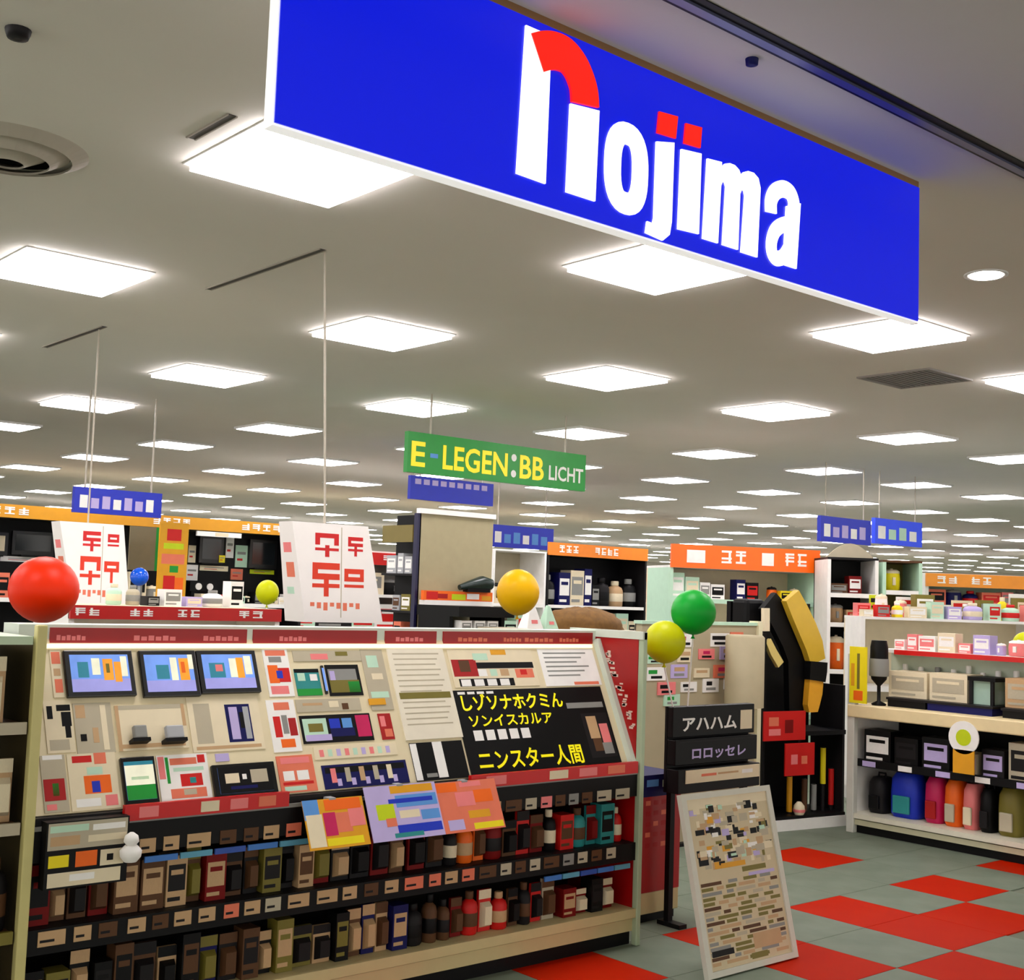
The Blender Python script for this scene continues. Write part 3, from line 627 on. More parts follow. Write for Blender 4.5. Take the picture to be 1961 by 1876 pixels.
# ---- second red stand behind the first
y = 6.45; xa, xb = aty(132, 1175, y).x, aty(536, 1175, y).x
hz0, hz1 = aty(330, 1187, y).z, aty(330, 1162, y).z
U2 = unit('low_display_stand', 'second low stand with a bright red header strip behind the sales stand', (xa, y, 0), 0, xb-xa, .5, hz1-.02, (.3, .6, .9), 'cream', 'white', 'red', (hz0, hz1, mat('header_red_2', (190, 8, 8), .4), ((.02, .14), (.26, .38), (.48, .6), (.78, .92))), cat='display stand')
fill(U2, .3, xb-xa-.05, .2, hz1, .05, .16, ['box', 'bottle', 'box'], ['white', 'cream', 'lilac', 'beige', 'mint', 'dark'], 'on top of the low red headed stand', .05, .12, .1, .03)
# ---- television wall
y = 11.5; xa, xb = aty(-60, 1000, y).x, aty(585, 1000, y).x
tz = aty(275, 984, y).z
TVW = unit('television_wall', 'tall black television wall with a golden header strip', (xa, y, 0), 0, xb-xa, .5, tz-.12, (.5, .95, 1.32), 'dark', 'black', 'white', (tz-.12, tz, mat('tv_gold', (214, 148, 20), .4), ((.05, .16), (.5, .62), (.78, .92))), posts='dark', cat='display wall')
PLT = FY(y+.4705)
card('light_box', (Vector((0, y+.01, 0)), X_, Z_, -Y_), (375, 1019, 460, 1028), .03, 'white', 'white strip card under the golden header', 'card', [(.4, .1, .7, .9, 'cream')])
for px, lab, grey in [((20, 1018, 100, 1063), 'black television beside a price tower and a pale television', 0), ((378, 1026, 424, 1078), 'black television with a small yellow sticker', 0), ((474, 1034, 526, 1088), 'black television above the lime green price strip', 0), ((-60, 1018, 12, 1062), 'pale television at the start of the wall', 1)]:
    r = rect(PLT, *px); th = thing('television', (PLT[0]+X_*(r[0]+r[1])/2+Z_*r[2]), lab, 'television')
    b = MB(); panel(b, PLT, r, .05); b.build('casing', mat('tv_black', (8, 8, 10), .3), th)
    b = MB(); s = (r[0]+.03, r[1]-.03, r[2]+.04, r[3]-.03); panel(b, PLT, s, .003, 0, .05); b.build('screen', M('cream') if grey else mat('tv_screen', (20, 26, 30), .12), th)
    b = MB(); b.box((r[0]+r[1])/2-.12, (r[0]+r[1])/2+.12, y+.38, y+.4705, r[2]-.012, r[2]); b.build('foot', M('black'), th)
for px, col, lab in [((360, 1044, 374, 1077), 'cream', 'cream price card beside the television with the sticker'), ((432, 1028, 447, 1068), 'white', 'tall white price card between two televisions'), ((450, 1044, 473, 1086), 'mint', 'pale price card by the television next to the price tower'), ((355, 1081, 378, 1111), 'white', 'white square price card under the cream one'), ((382, 1083, 436, 1093), 'cream', 'long cream price strip under the television with the sticker'), ((441, 1089, 464, 1110), 'salmon', 'salmon price card on the television wall'), ((478, 1091, 524, 1099), 'lime', 'lime green price strip on the television wall'), ((0, 1066, 96, 1076), 'white', 'long white price strip under the television beside the pale one'), ((419, 1063, 430, 1077), 'yellow', 'small yellow sticker on the television wall')]:
    card('price_card', FY(y+(.4175 if col == 'yellow' else .4705)), px, .01, col, lab, 'price card', [(.15, .3, .85, .42, 'grey'), (.15, .6, .6, .7, 'red')])
r = rect(FY(y+.25), 364, 1114, 416, 1132); th = thing('speaker', Vector(((r[0]+r[1])/2, y+.34, 1.32)), 'black twin speaker with two white cones on the television wall', 'speaker')
b = MB(); b.box(r[0], r[1], y+.25, y+.43, r[2], r[3]); b.build('cabinet', M('black'), th)
for k in (.3, .72):
    b = MB(); c = Vector((r[0]+(r[1]-r[0])*k, y+.25, (r[2]+r[3])/2)); b.tube([c, c+Vector((0, -.012, 0))], .035, seg=14); b.build('cone', M('white'), th)
part('speaker_stand', M('dark'), th, (r[0]+.03, r[1]-.03, y+.28, y+.42, 1.32, r[2]))
fill(TVW, aty(368, 1140, y).x-xa, xb-xa-.06, .06, 1.32, .05, .16, ['box', 'pot', 'box'], ['white', 'cream', 'mint', 'beige', 'black'], 'at the foot of the television wall', .08, .16, .15)
fill(TVW, .3, 1.9, .06, 1.32, .1, .3, ['box', 'pot'], ['white', 'pink', 'cream', 'grey', 'salmon', 'mint'], 'under the pale television', .1, .2, .15)
# poster column, grey board, blue ball in front of the television wall
ya = 10.6
def standee(px, Y, col, lab, cat, items, name='poster_stand'):
    r = rect(FY(Y), *px); th = thing(name, Vector(((r[0]+r[1])/2, Y+.06, 0)), lab, cat)
    b = MB(); b.box(r[0], r[1], Y, Y+.02, r[2], r[3]); b.build('board', M(col) if isinstance(col, str) else col, th)
    part('pole', M('grey'), th, ((r[0]+r[1])/2-.015, (r[0]+r[1])/2+.015, Y+.02, Y+.05, .02, r[2]+.2)); part('foot', M('dark'), th, ((r[0]+r[1])/2-.15, (r[0]+r[1])/2+.15, Y-.05, Y+.16, 0, .02))
    prints('printed_picture', th, FY(Y), r, 0.0005, items); return th
standee((303, 1000, 358, 1160), ya, 'gold', 'tall yellow poster stand with red spots', 'poster', [(.25, .08, .75, .22, 'red'), (.15, .25, .85, .32, 'lime'), (.1, .38, .9, .5, 'salmon'), (.4, .52, .7, .6, 'green'), (.2, .64, .6, .86, 'red'), (.6, .66, .9, .86, 'orange'), (.3, .9, .9, .97, 'mint')])
standee((248, 1008, 303, 1092), ya+.35, mat('grey_board', (128, 118, 92), .5), 'plain grey brown board stand beside the yellow poster', 'board', [(.9, 0, 1, 1, 'green')])
r = rect(FY(9.8), 254, 1090, 280, 1118); c = Vector(((r[0]+r[1])/2, 9.8, (r[2]+r[3])/2))
th = thing('blue_ball_stand', (c.x, c.y, 0), 'shiny blue ball on a thin stand below the grey brown board', 'ornament')
b = MB(); b.lathe(c, [(.001*1, -.075)]+[(.075*math.cos(a*math.pi/16), .075*math.sin(a*math.pi/16)) for a in range(-7, 8)]+[(.001, .075)], seg=18); b.build('ball', mat('ball_blue', (20, 90, 220), .15), th)
b = MB(); b.lathe((c.x, c.y, 0), [(.12, 0), (.12, .015), (.012, .02), (.012, c.z-.07)], seg=12); b.build('stand', M('steel'), th)

# ---- hanging price towers
def tower(Y, tl, tr, bl, br, dep, rodpx, lab, seed):
    a, b_, c, d = aty(*tl, Y), aty(*tr, Y), aty(*bl, Y), aty(*br, Y)
    z1, z0 = (a.z+b_.z)/2, (c.z+d.z)/2; rn = random.Random(seed)
    th = thing('price_tower', Vector(((c.x+d.x)/2, Y+dep/2, z0)), lab, 'hanging sign')
    wm = mat('tower_white', (244, 238, 234), .5, var=.03)
    ins = .03
    vs = [(c.x, Y, z0), (d.x, Y, z0), (d.x, Y+dep, z0), (c.x, Y+dep, z0), (a.x, Y+ins, z1), (b_.x, Y+ins, z1), (b_.x, Y+dep-ins, z1), (a.x, Y+dep-ins, z1)]
    m_ = MB(); m_.add(vs, [(0, 3, 2, 1), (4, 5, 6, 7), (0, 1, 5, 4), (1, 2, 6, 5), (2, 3, 7, 6), (3, 0, 4, 7)]); m_.build('tower_body', wm, th)
    V = Vector((0, ins, z1-z0)).normalized(); hgt = math.hypot(ins, z1-z0); N = Vector((0, -V.z, V.y))
    x0, x1 = max(a.x, c.x), min(b_.x, d.x)
    pl = (Vector((0, Y, z0)), X_, V, N); rr = (x0+.01, x1-.01, 0, hgt)
    rd, rd2 = mat('ink_red', (206, 14, 20), .4), mat('ink_orange', (222, 50, 14), .4)
    def glyph(u, v, w_, h_, mt):
        its = [(u, v, u+w_, v+h_*.2, mt), (u, v+h_*.32, u+w_, v+h_*.5, mt), (u, v, u+w_*.2, v+h_*.5, mt), (u+w_*.8, v, u+w_, v+h_*.5, mt), (u+w_*.42, v+h_*.5, u+w_*.6, v+h_, mt), (u, v+h_*.62, u+w_, v+h_*.74, mt)]
        rn.shuffle(its); return its[:5]
    its = glyph(.12, .1, .4, .24, rd)+glyph(.08, .4, .46, .34, rd2)+glyph(.68, .12, .26, .2, rd)+glyph(.62, .45, .34, .26, rd2)
    its += [(.05+.11*i, .8, .05+.11*i+.07, .84+.02*(i % 3), 'salmon') for i in range(8)]+[(.56, .03, .575, .95, 'beige')]
    prints('red_writing', th, pl, rr, .0, its)
    pl2 = (Vector((c.x, Y+dep, z0)), -Y_, Z_, -X_)
    if abs(a.x-c.x) < .2:
        lean = (a.x-c.x)/(z1-z0); Vn = Vector((lean, 0, 1)).normalized(); pl2 = (Vector((c.x, Y+dep, z0)), -Y_, Vn, Vector((-Vn.z, 0, Vn.x)))
        prints('side_writing', th, pl2, (.04, dep-.04, 0, hgt), 0, [(.1, .2, .8, .3, 'pink'), (.2, .4, .9, .55, 'salmon'), (.1, .65, .7, .72, 'mint')])
    top = atz(*rodpx, CH); bt = Vector(((a.x+b_.x)/2, Y+dep/2, z1-.002))
    m_ = MB(); m_.tube([bt, Vector((bt.x, bt.y, bt.z+.06)), Vector((top.x, top.y, CH+.002))], .006, seg=8); m_.build('hanging_rod', mat('rod_grey', (186, 176, 160), .4), th)
    return th
tower(5.0, (566, 1000), (712, 1005), (584, 1192), (733, 1192), .18, (622, 482), 'white price tower with big red characters hung behind the sales stand', 4)
tower(7.57, (118, 998), (241, 1004), (140, 1162), (248, 1162), .2, (190, 630), 'white price tower with red characters hung near the low red headed stand', 9)

# ---- tall shelf with grey end board
y = 7.0; xa, xb = aty(797, 1080, y).x, aty(940, 1080, y).x; zt = aty(868, 988, y).z
yb = atx(731, 1080, xa).y
T3 = thing('tall_shelf', ((xa+xb)/2, (y+yb)/2, 0), 'tall dark shelf with a big plain grey brown end board', 'shelf')
part('end_board', mat('end_board_grey', (166, 156, 122), .6), T3, (xa+.01, xb, y-.012, y, .02, zt))
part('end_cap', M('white'), T3, (xa, xb+.01, y-.03, y+.02, zt, zt+.035))
part('core', M('black'), T3, (xa+.12, xb, y, yb, 0, zt))
part('corner_post', mat('post_navy', (22, 20, 60), .4), T3, (xa-.01, xa+.02, y-.012, y+.03, 0, zt))
zs = [zt-.42, zt-.68, zt-.92, zt-1.2, .4]
for z in zs:
    sh = part('shelf', M('dark'), T3, (xa, xa+.12, y+.03, yb, z-.015, z))
    if z > 1:
        a = y+.08
        while a < yb-.12:
            w_ = RN.uniform(.06, .12); c1 = RN.choice(['grey', 'beige', 'olive', 'salmon', 'tan', 'steel', 'mint'])
            product('box', c1, RN.choice(['black', 'white', 'brown']), xa+.06, a+w_/2, z+.0005, w_, .08, RN.uniform(.08, .19), '%s box on the dark tall shelf behind the grey end board' % CW.get(c1, c1), 'box', 'boxes on the tall dark shelf', -math.pi/2); a += w_+.02
part('top_sign', mat('shelf_top', (120, 106, 50), .5), T3, (xa-.005, xa+.01, y+.05, yb, zt-.2, zt-.08))
# black counter in front of the end board with goods
zc = aty(880, 1160, y-.35).z
CT = thing('black_counter', ((xa+xb)/2+.1, y-.3, 0), 'black topped counter with white boxes below the grey end board', 'counter')
xe = aty(985, 1175, y-.5).x
part('top', M('black'), CT, (xa, xe, y-.5, y-.03, zc-.07, zc)); part('body', M('dark'), CT, (xa+.03, xe-.03, y-.45, y-.05, 0, zc-.18))
part('lower_shelf', M('white'), CT, (xa, xe, y-.48, y-.05, zc-.2, zc-.18)); part('support', M('black'), CT, (xa, xa+.03, y-.4, y-.05, zc-.18, zc-.07)); part('support', M('black'), CT, (xe-.03, xe, y-.4, y-.05, zc-.18, zc-.07))
a = xa+.05
while a < xe-.14:
    c1 = RN.choice(['white', 'white', 'mint', 'beige']); product('box', c1, 'grey', a+.05, y-.42, zc-.1795, .09, .08, .085, '%s box on the lower shelf of the black counter' % CW.get(c1, c1), 'box', 'boxes on the black counter'); a += .115
card('goods_tray', FY(y-.06), (806, 1132, 938, 1150), .03, 'orange', 'long tray of red, yellow and green packets before the grey end board', 'tray', [(.04, .1, .2, .9, 'red'), (.2, .3, .34, .8, 'crimson'), (.4, .3, .6, .9, 'lime'), (.62, .2, .8, .8, 'white'), (.84, .4, .98, .9, 'gold')])
rt = rect(FY(y-.06), 806, 1132, 938, 1150); gt = [o for o in C.objects if o.name == 'goods_tray'][0]
part('tray_base', M('white'), gt, (rt[0]+.01, rt[1]-.01, y-.09, y-.03, zc-.001, rt[2]))
th = thing('dark_gadget_row', Vector((aty(915, 1140, y-.06).x, y-.1, aty(915, 1135, y-.06).z)), 'dark green lumpy gadget lying on the tray', 'gadget')
r = rect(FY(y-.1), 880, 1104, 940, 1134); b = MB(); b.tube([(r[0], y-.1, r[2]+.03), (r[0]+(r[1]-r[0])*.4, y-.1, r[2]+.055), (r[0]+(r[1]-r[0])*.7, y-.1, r[2]+.07), (r[1], y-.1, r[2]+.06)], [.02, .035, .05, .04], seg=10); b.build('body', mat('gadget_green', (20, 40, 36), .3), th)
b = MB(); b.box(r[0]+.06, min(r[1], rt[1])-.02, y-.12, y-.065, rt[3]-.001, max(rt[3]+.02, r[2]+.03)); b.build('foot', M('black'), th)

# ---- black appliance unit with orange header and its neighbours
y = 11.5; xa, xb = aty(1048, 1100, y).x, aty(1238, 1100, y).x; tz = aty(1140, 1044, y).z
A4 = unit('appliance_unit', 'black appliance shelf with orange header behind the yellow balloon', (xa, y, 0), 0, xb-xa, .5, tz-.16, (.5, .95, 1.4), 'dark', 'black', 'white', (tz-.16, tz, mat('orange_2', (236, 130, 24), .4), ((.1, .3), (.45, .7))), posts='dark')
fill(A4, .04, xb-xa-.04, .08, 1.4, .25, .5, ['box', 'bottle', 'box'], ['black', 'dark', 'navy', 'tan', 'cream', 'black'], 'on the black appliance shelf', .12, .26, .2)
fill(A4, .04, xb-xa-.04, .08, .95, .2, .38, ['box', 'pot'], ['white', 'cream', 'orange', 'white', 'mint'], 'low on the black appliance shelf', .12, .26, .2)
xa2 = aty(944, 1100, y).x
N4 = unit('white_shelf_unit', 'white shelf with a dark television next to the yellow balloon', (xa2, y, 0), 0, xa-xa2-.02, .5, aty(990, 1056, y).z, (.5, .95, 1.4), 'white', 'beige', 'white')
fill(N4, .05, xa-xa2-.1, .1, 1.4, .15, .4, ['box', 'pot'], ['black', 'tan', 'brown', 'white', 'cream'], 'on the white shelf beside the black appliances', .15, .3, .2)
fill(N4, .05, xa-xa2-.1, .1, .95, .15, .38, ['box', 'pot'], ['white', 'orange', 'cream', 'mint'], 'low on the white shelf beside the black appliances', .15, .3, .2)
# brown mound and pale crumpled bag behind the header
q0, q1 = aty(1072, 1190, 6.1), aty(1214, 1190, 6.1); zb = aty(1140, 1206, 6.1).z; zt2 = aty(1140, 1164, 6.1).z
MT = thing('display_table', ((q0.x+q1.x)/2, 6.3, 0), 'beige table carrying a brown mound behind the sales stand', 'table')
part('top', M('beige'), MT, (q0.x-.4, q1.x+.02, 6.05, 6.47, zb-.03, zb)); part('body', M('cream'), MT, (q0.x-.12, q1.x, 6.1, 6.42, 0, zb-.03))
rx = (q1.x-q0.x)/2; cx = (q0.x+q1.x)/2
b = MB(); vs = []; fs = []; sg = 28; rg = 9; rn = random.Random(5)
for i in range(rg+1):
    a = i/rg*math.pi/2
    for k in range(sg):
        t_ = k*2*math.pi/sg; j = 1+rn.uniform(-.05, .05)
        vs.append((cx+rx*math.cos(a)*math.cos(t_)*j, 6.26+rx*.6*math.cos(a)*math.sin(t_)*j, zb+(zt2-zb)*(math.sin(a)**.8)*(1+rn.uniform(-.06, .06) if i < rg else 1)))
for i in range(rg):
    for k in range(sg): fs.append((i*sg+k, i*sg+(k+1) % sg, (i+1)*sg+(k+1) % sg, (i+1)*sg+k))
b.add(vs, fs, 0, True); b.add(vs[:sg], [tuple(range(sg))]); mo = b.build('woven_mound', mat('mound_brown', (120, 84, 34), .8, var=.45, scale=30)); tag(mo, 'brown olive rounded mound on the beige table', 'mound')
for k, (px, col, lab) in enumerate([((1000, 1150, 1033, 1206), 'white', 'white crumpled pouch next to the brown mound'), ((1036, 1158, 1062, 1206), 'mint', 'pale green pouch next to the brown mound')]):
    r = rect(FY(6.12), *px); th = thing('pouch', ((r[0]+r[1])/2, 6.12, zb), lab, 'pouch'); w_ = (r[1]-r[0])/2; c = (r[0]+r[1])/2; h_ = r[3]-zb
    b = MB(); b.add([(c+sx*w_*(1-.25*i), 6.12+sy*.05*(1-.28*i), zb+h_*i/3*(.95 if sx > 0 else 1)) for i in range(4) for sx, sy in ((-1, -1), (1, -1), (1, 1), (-1, 1))],
                    [(i*4+k2, i*4+(k2+1) % 4, i*4+4+(k2+1) % 4, i*4+4+k2) for i in range(3) for k2 in range(4)]+[(3, 2, 1, 0), (12, 13, 14, 15)]); b.build('bag', M(col), th, bevel=.008)
    b = MB(); b.add([(c+sx*w_*.35, 6.12-.05*(1-.28*3*q)-.0012, zb+h_*q) for sx, q in ((-1, .2), (1, .2), (1, .33), (-1, .33))]+[(c+sx*w_*.35, 6.12-.05*(1-.28*3*q)+.004, zb+h_*q) for sx, q in ((-1, .2), (1, .2), (1, .33), (-1, .33))], [(0, 1, 2, 3), (7, 6, 5, 4), (0, 4, 5, 1), (1, 5, 6, 2), (2, 6, 7, 3), (3, 7, 4, 0)]); b.build('label', M('pink'), th)

# ---- orange headed kiosk
K0 = aty(1283, 1120, 7.6); K1 = hit(1568, 1120, K0, Vector((math.cos(DIR+.25+math.pi/2), math.sin(DIR+.25+math.pi/2), 0)))
kd = (K1-K0); kd.z = 0; kw = kd.length; kr = math.atan2(kd.y, kd.x); kdep = (K0-EYE).dot(FW)
kz = lambda py, px=1420: HC+(pix((K0.x+kd.x/2, K0.y+kd.y/2, HC))[1]-py)*kdep*1.02/FPX
KI = unit('orange_kiosk', 'white kiosk with a bright orange header and white badges', (K0.x, K0.y, 0), kr, kw, .6, kz(1092), (.5, .9, kz(1150)), 'white', 'cream', 'mint', (kz(1092), kz(1048), mat('kiosk_orange', (246, 100, 10), .35, emit=.1), ((.33, .52), (.76, .93))), posts='mint', cat='kiosk')
for u0, u1 in ((.1, .22), (.6, .68)):
    b = MB(); b.T = th_T[KI.name]; b.box(kw*u0, kw*u1, -.026, -.02, kz(1082), kz(1058)); b.build('badge', M('white'), KI)
fill(KI, .05, kw*.45, .1, kz(1150), .12, kz(1098)-kz(1150), ['box', 'box'], ['white', 'mint', 'white', 'cream'], 'in the orange headed kiosk', .09, .14, .14)
fill(KI, kw*.47, kw*.7, .1, kz(1150), .16, kz(1098)-kz(1150), ['box'], ['navy', 'black'], 'in the orange headed kiosk', .09, .14, .14)
fill(KI, kw*.7, kw-.05, .1, kz(1150), .1, .2, ['box', 'pot'], ['orange', 'white', 'green', 'yellow'], 'in the orange headed kiosk', .07, .12, .14)
# ---- more shelves to the right
def fxunit(name, label, pl, pr, X, ytop, shelves, body, back, header=None, posts='white', depth=.5):
    a, b_ = atx(pl, 1120, X).y, atx(pr, 1120, X).y
    return unit(name, label, (X, a, 0), -math.pi/2, a-b_, depth, atx((pl+pr)/2, ytop, X).z, shelves, body, back, 'white', header, posts), a-b_
def cfunit(name, label, pl, pr, dep, ytop, shelves, body, back, header=None, posts='white', depth=.5):
    """unit facing the camera side at a distance dep along the view"""
    A = EYE+ray(pl, 1160)*dep; B = EYE+ray(pr, 1160)*dep; A.z = B.z = 0; d = B-A
    zt_ = HC+(1155-ytop)*dep/FPX
    return unit(name, label, A, math.atan2(d.y, d.x), d.length, depth, zt_, shelves, body, back, 'white', header, posts), d.length
u, w_ = cfunit('dark_cabinet', 'black shelf cabinet framed by white posts beside the orange kiosk', 1584, 1682, 11.0, 1064, (.5, .95, 1.36, 1.62), 'dark', 'black', posts='white')
fill(u, .05, w_-.05, .1, 1.62, .08, .2, ['box'], ['brown', 'dark', 'grey', 'darkred'], 'in the black cabinet with white posts', .1, .2, .15)
fill(u, .05, w_-.05, .1, 1.36, .1, .22, ['box', 'pot'], ['black', 'tan', 'lilac', 'navy'], 'in the black cabinet with white posts', .1, .2, .15)
fill(u, .05, w_-.05, .1, .95, .2, .38, ['box', 'pot'], ['lilac', 'sky', 'orange', 'darkred', 'cream'], 'in the black cabinet with white posts', .08, .16, .15)
b = MB(); b.T = th_T[u.name]; zt_ = HC+(1155-1064)*11/FPX+.02
b.prism([(w_*.02+w_*.96*k/12, .1, zt_+.13*math.sin(math.pi*k/12)) for k in range(13)], (0, .04, 0)); b.build('arched_top', M('beige'), u)
u, w_ = cfunit('brown_cabinet', 'brown open cabinet beside the black cabinet', 1690, 1766, 11.0, 1066, (.5, .95, 1.36, 1.66), 'brown', 'olive', posts='mint')
for z in (1.66, 1.36, .95): fill(u, .05, w_-.05, .1, z, .1, .22, ['box', 'pot'], ['tan', 'beige', 'yellow', 'brown', 'lime'], 'in the brown open cabinet', .09, .16, .15)
u, w_ = cfunit('white_goods_shelf', 'white shelf full of goods with an orange strip beyond the shelf counter', 1772, 1990, 11.5, 1088, (.5, .95, 1.3, 1.55), 'white', 'mint', (1.72, 1.84, mat('strip_orange', (240, 150, 40), .4), ((.1, .3), (.4, .6))))
for z in (1.55, 1.3, .95): fill(u, .05, w_-.05, .1, z, .1, .16 if z > 1 else .3, ['box', 'pot', 'bottle'], ['white', 'cream', 'pink', 'navy', 'mint', 'salmon', 'white'], 'on the white shelf with the orange strip', .08, .18, .15)
u, w_ = cfunit('low_goods_table', 'low white table heaped with packets behind the shelf counter', 1650, 2000, 9.6, 1176, (.5, .9), 'white', 'cream')
zt_ = HC+(1155-1176)*9.6/FPX+.02
fill(u, .02, w_-.02, .02, zt_, .04, .14, ['box', 'pot', 'bottle', 'box'], ['yellow', 'white', 'red', 'pink', 'mint', 'lime', 'lilac', 'cream'], 'heaped on the low white table', .06, .16, .12, .03)
fill(u, .02, w_-.02, .2, zt_, .06, .2, ['box', 'pot', 'bottle', 'box'], ['yellow', 'white', 'olive', 'pink', 'mint', 'brown', 'lilac', 'cream'], 'at the back of the low white table', .06, .16, .12, .05)
Tt = th_T[u.name]; tU = (Tt.to_3x3() @ Vector((1, 0, 0))); tN = (Tt.to_3x3() @ Vector((0, -1, 0)))
tP = Tt @ Vector((0, .36, zt_))
rn = random.Random(17); px = 1664
while px < 1960:
    wp, hp = rn.uniform(18, 42), rn.uniform(16, 42); c1 = rn.choice(['yellow', 'white', 'pink', 'red', 'mint', 'lime', 'white', 'orange', 'cream'])
    rr = rect((tP, tU, Z_, tN), px, 1176-hp, px+wp, 1176); rr = (rr[0], rr[1], 0.0005, rr[3])
    th = thing('price_card', tP+tU*(rr[0]+rr[1])/2, 'upright %s price card standing on the low white table' % CW.get(c1, c1), 'price card', 'price cards on the low white table')
    b = MB(); panel(b, (tP, tU, Z_, tN), rr, .006); b.build('card_sheet', M(c1), th)
    prints('printed_words', th, (tP, tU, Z_, tN), rr, .006, [(.1, .15, .9, .35, rn.choice(['red', 'dark', 'blue'])), (.15, .5, .7, .6, 'dark'), (.15, .7, .85, .85, rn.choice(['crimson', 'navy', 'green']))])
    px += wp+rn.uniform(4, 26)
# ---- far rows of shelving
for (x0, y0, L, z1, rz, bd, bk, hd, lab) in [
    (7.4, 13.6, 5.6, 2.0, 0, 'white', 'grey', 'red', 'white shelf row with a red header beyond the grey end board'),
    (2.0, 18.0, 18, 2.05, 0, 'cream', 'beige', 'orange', 'cream shelf row with an orange header across the hall'),
    (16.5, 14.4, 9, 1.95, 0, 'white', 'dark', 'gold', 'dark backed shelf row with a golden header'),
    (16.0, 12.6, 6.5, 1.8, -math.pi/2, 'white', 'mint', 'sky', 'side shelf row with a light blue header'),
    (26.0, 21.0, 10, 2.1, -math.pi/2, 'white', 'grey', 'lilac', 'side shelf row with a lilac header'),
    (8.0, 25.0, 22, 2.2, 0, 'white', 'steel', 'teal', 'shelf row with a teal header along the hall'),
    (32.0, 26.0, 14, 2.1, -math.pi/2, 'white', 'cream', 'pink', 'side shelf row with a pink header')]:
    u = unit('shelf_row', lab, (x0, y0, 0), rz, L, .6, z1, (.5, 1.0, 1.45), bd, bk, 'white', (z1-.16, z1, M(hd), tuple((k/6+.03, k/6+.11) for k in range(6))))
    for z in (1.45, 1.0): fill(u, .1, L-.1, .1, z, .15, .34, ['box', 'box', 'pot', 'bottle'], ['white', 'cream', 'dark', 'salmon', 'mint', 'lilac', 'black', 'orange', 'sky'], 'on the '+' '.join(lab.split()[:8]), .28, .6, .3)

# ================================================================== RIGHT SHELF COUNTER
RX, RY0, RY1 = 7.33, 4.97, 2.7
R = thing('shelf_counter', (RX+.3, (RY0+RY1)/2, 0), 'long cream topped shelf counter with a black interior beside the checked floor', 'shelf counter')
part('kick_plate', M('black'), R, (RX+.03, RX+.6, RY1, RY0, 0, .055))
part('base_panel', mat('base_pale', (196, 192, 160), .5), R, (RX, RX+.6, RY1, RY0, .055, .09)); part('base_lip', mat('lip_pale', (224, 220, 200), .4), R, (RX-.012, RX+.6, RY1, RY0, .098, .13))
part('back_panel', M('black'), R, (RX+.57, RX+.6, RY1, RY0, .13, .76))
part('end_panel', M('white'), R, (RX+.03, RX+.57, RY0-.02, RY0, .13, .76))
part('corner_post', mat('post_white', (206, 206, 196), .4), R, (RX-.02, RX+.03, RY0-.05, RY0+.005, 0, 1.19), bevel=.005)
part('shelf', M('dark'), R, (RX+.04, RX+.57, RY1, RY0-.02, .455, .47))
part('shelf_rail', M('black'), R, (RX+.025, RX+.04, RY1, RY0-.05, .44, .49))
part('counter_top', mat('counter_cream', (232, 212, 164), .35), R, (RX-.03, RX+.6, RY1, RY0, .765, .85), bevel=.008)
part('riser_back', mat('riser_mint', (206, 218, 200), .5), R, (RX+.5, RX+.53, RY1, RY0, .85, 1.2))
part('riser_shelf', mat('riser_white', (232, 230, 224), .5), R, (RX+.3, RX+.55, RY1, RY0, 1.2, 1.222))
part('red_strip', mat('riser_red', (210, 14, 10), .4), R, (RX+.285, RX+.3, RY1, atx(1712, 1250, RX+.285).y, 1.19, 1.222))
for k in range(7):                            # white labels on the shelf rail
    y = 4.78-k*.27; part('price_tag', M('white' if k % 2 else 'lilac'), R, (RX+.022, RX+.025, y, y+.1, .445, .48))
RP = FX(RX+.10)
def bag(px, col, c2, lab, X=RX+.10, z0=.1305, cat='bag'):
    a, c = atx(px[0], px[2], X).y, atx(px[1], px[2], X).y; z1 = min(.45, atx((px[0]+px[1])/2, px[3], X).z); w_ = a-c; m_ = (a+c)/2
    th = thing('upright_bag', (X+.1, m_, z0), lab, cat)
    b = MB(); n = 16; vs = []; fs = []
    for i, (k, zz) in enumerate(((.86, 0), (1, .08), (1, .55), (.95, .85), (.7, 1.0))):
        for q in range(n):
            t_ = q*2*math.pi/n; cs, sn = math.cos(t_), math.sin(t_)
            vs.append((X+.1+.09*k*abs(cs)**.6*(1 if cs > 0 else -1), m_+w_/2*k*abs(sn)**.6*(1 if sn > 0 else -1), z0+(z1-z0-.03)*zz))
    for i in range(4): fs += [(i*n+q, i*n+(q+1) % n, i*n+n+(q+1) % n, i*n+n+q) for q in range(n)]
    b.add(vs, fs, 0, True); b.add(vs[:n], [tuple(range(n-1, -1, -1))]); b.add(vs[-n:], [tuple(range(n))]); b.build('body', M(col), th)
    b = MB(); b.tube([(X+.1, m_+w_*.2, z1-.035), (X+.1, m_+w_*.18, z1-.005), (X+.1, m_-w_*.18, z1-.005), (X+.1, m_-w_*.2, z1-.035)], .008, seg=6); b.build('handle', M('dark'), th)
    b = MB(); b.slab(Vector((X, m_, z0)), -Y_, Z_, -X_, -w_*.28, w_*.28, .03, (z1-z0)*.45, -.012, .008); b.build('front_pocket', M(c2), th, bevel=.006)
bag((1697, 1754, 1560, 1470), 'blue', 'teal', 'blue upright bag with teal pocket on the counter base')
bag((1764, 1799, 1563, 1480), 'magenta', 'crimson', 'magenta upright bag next to the blue one')
bag((1802, 1834, 1568, 1468), 'orange', 'beige', 'bright orange upright bag with a pale pocket')
bag((1838, 1866, 1570, 1492), 'pink', 'cream', 'pink upright bag with a cream pocket')
bag((1870, 1897, 1580, 1502), 'black', 'dark', 'plain black upright bag beside the pink one')
bag((1904, 1948, 1588, 1490), 'olive', 'beige', 'olive green upright bag with a pale pocket')
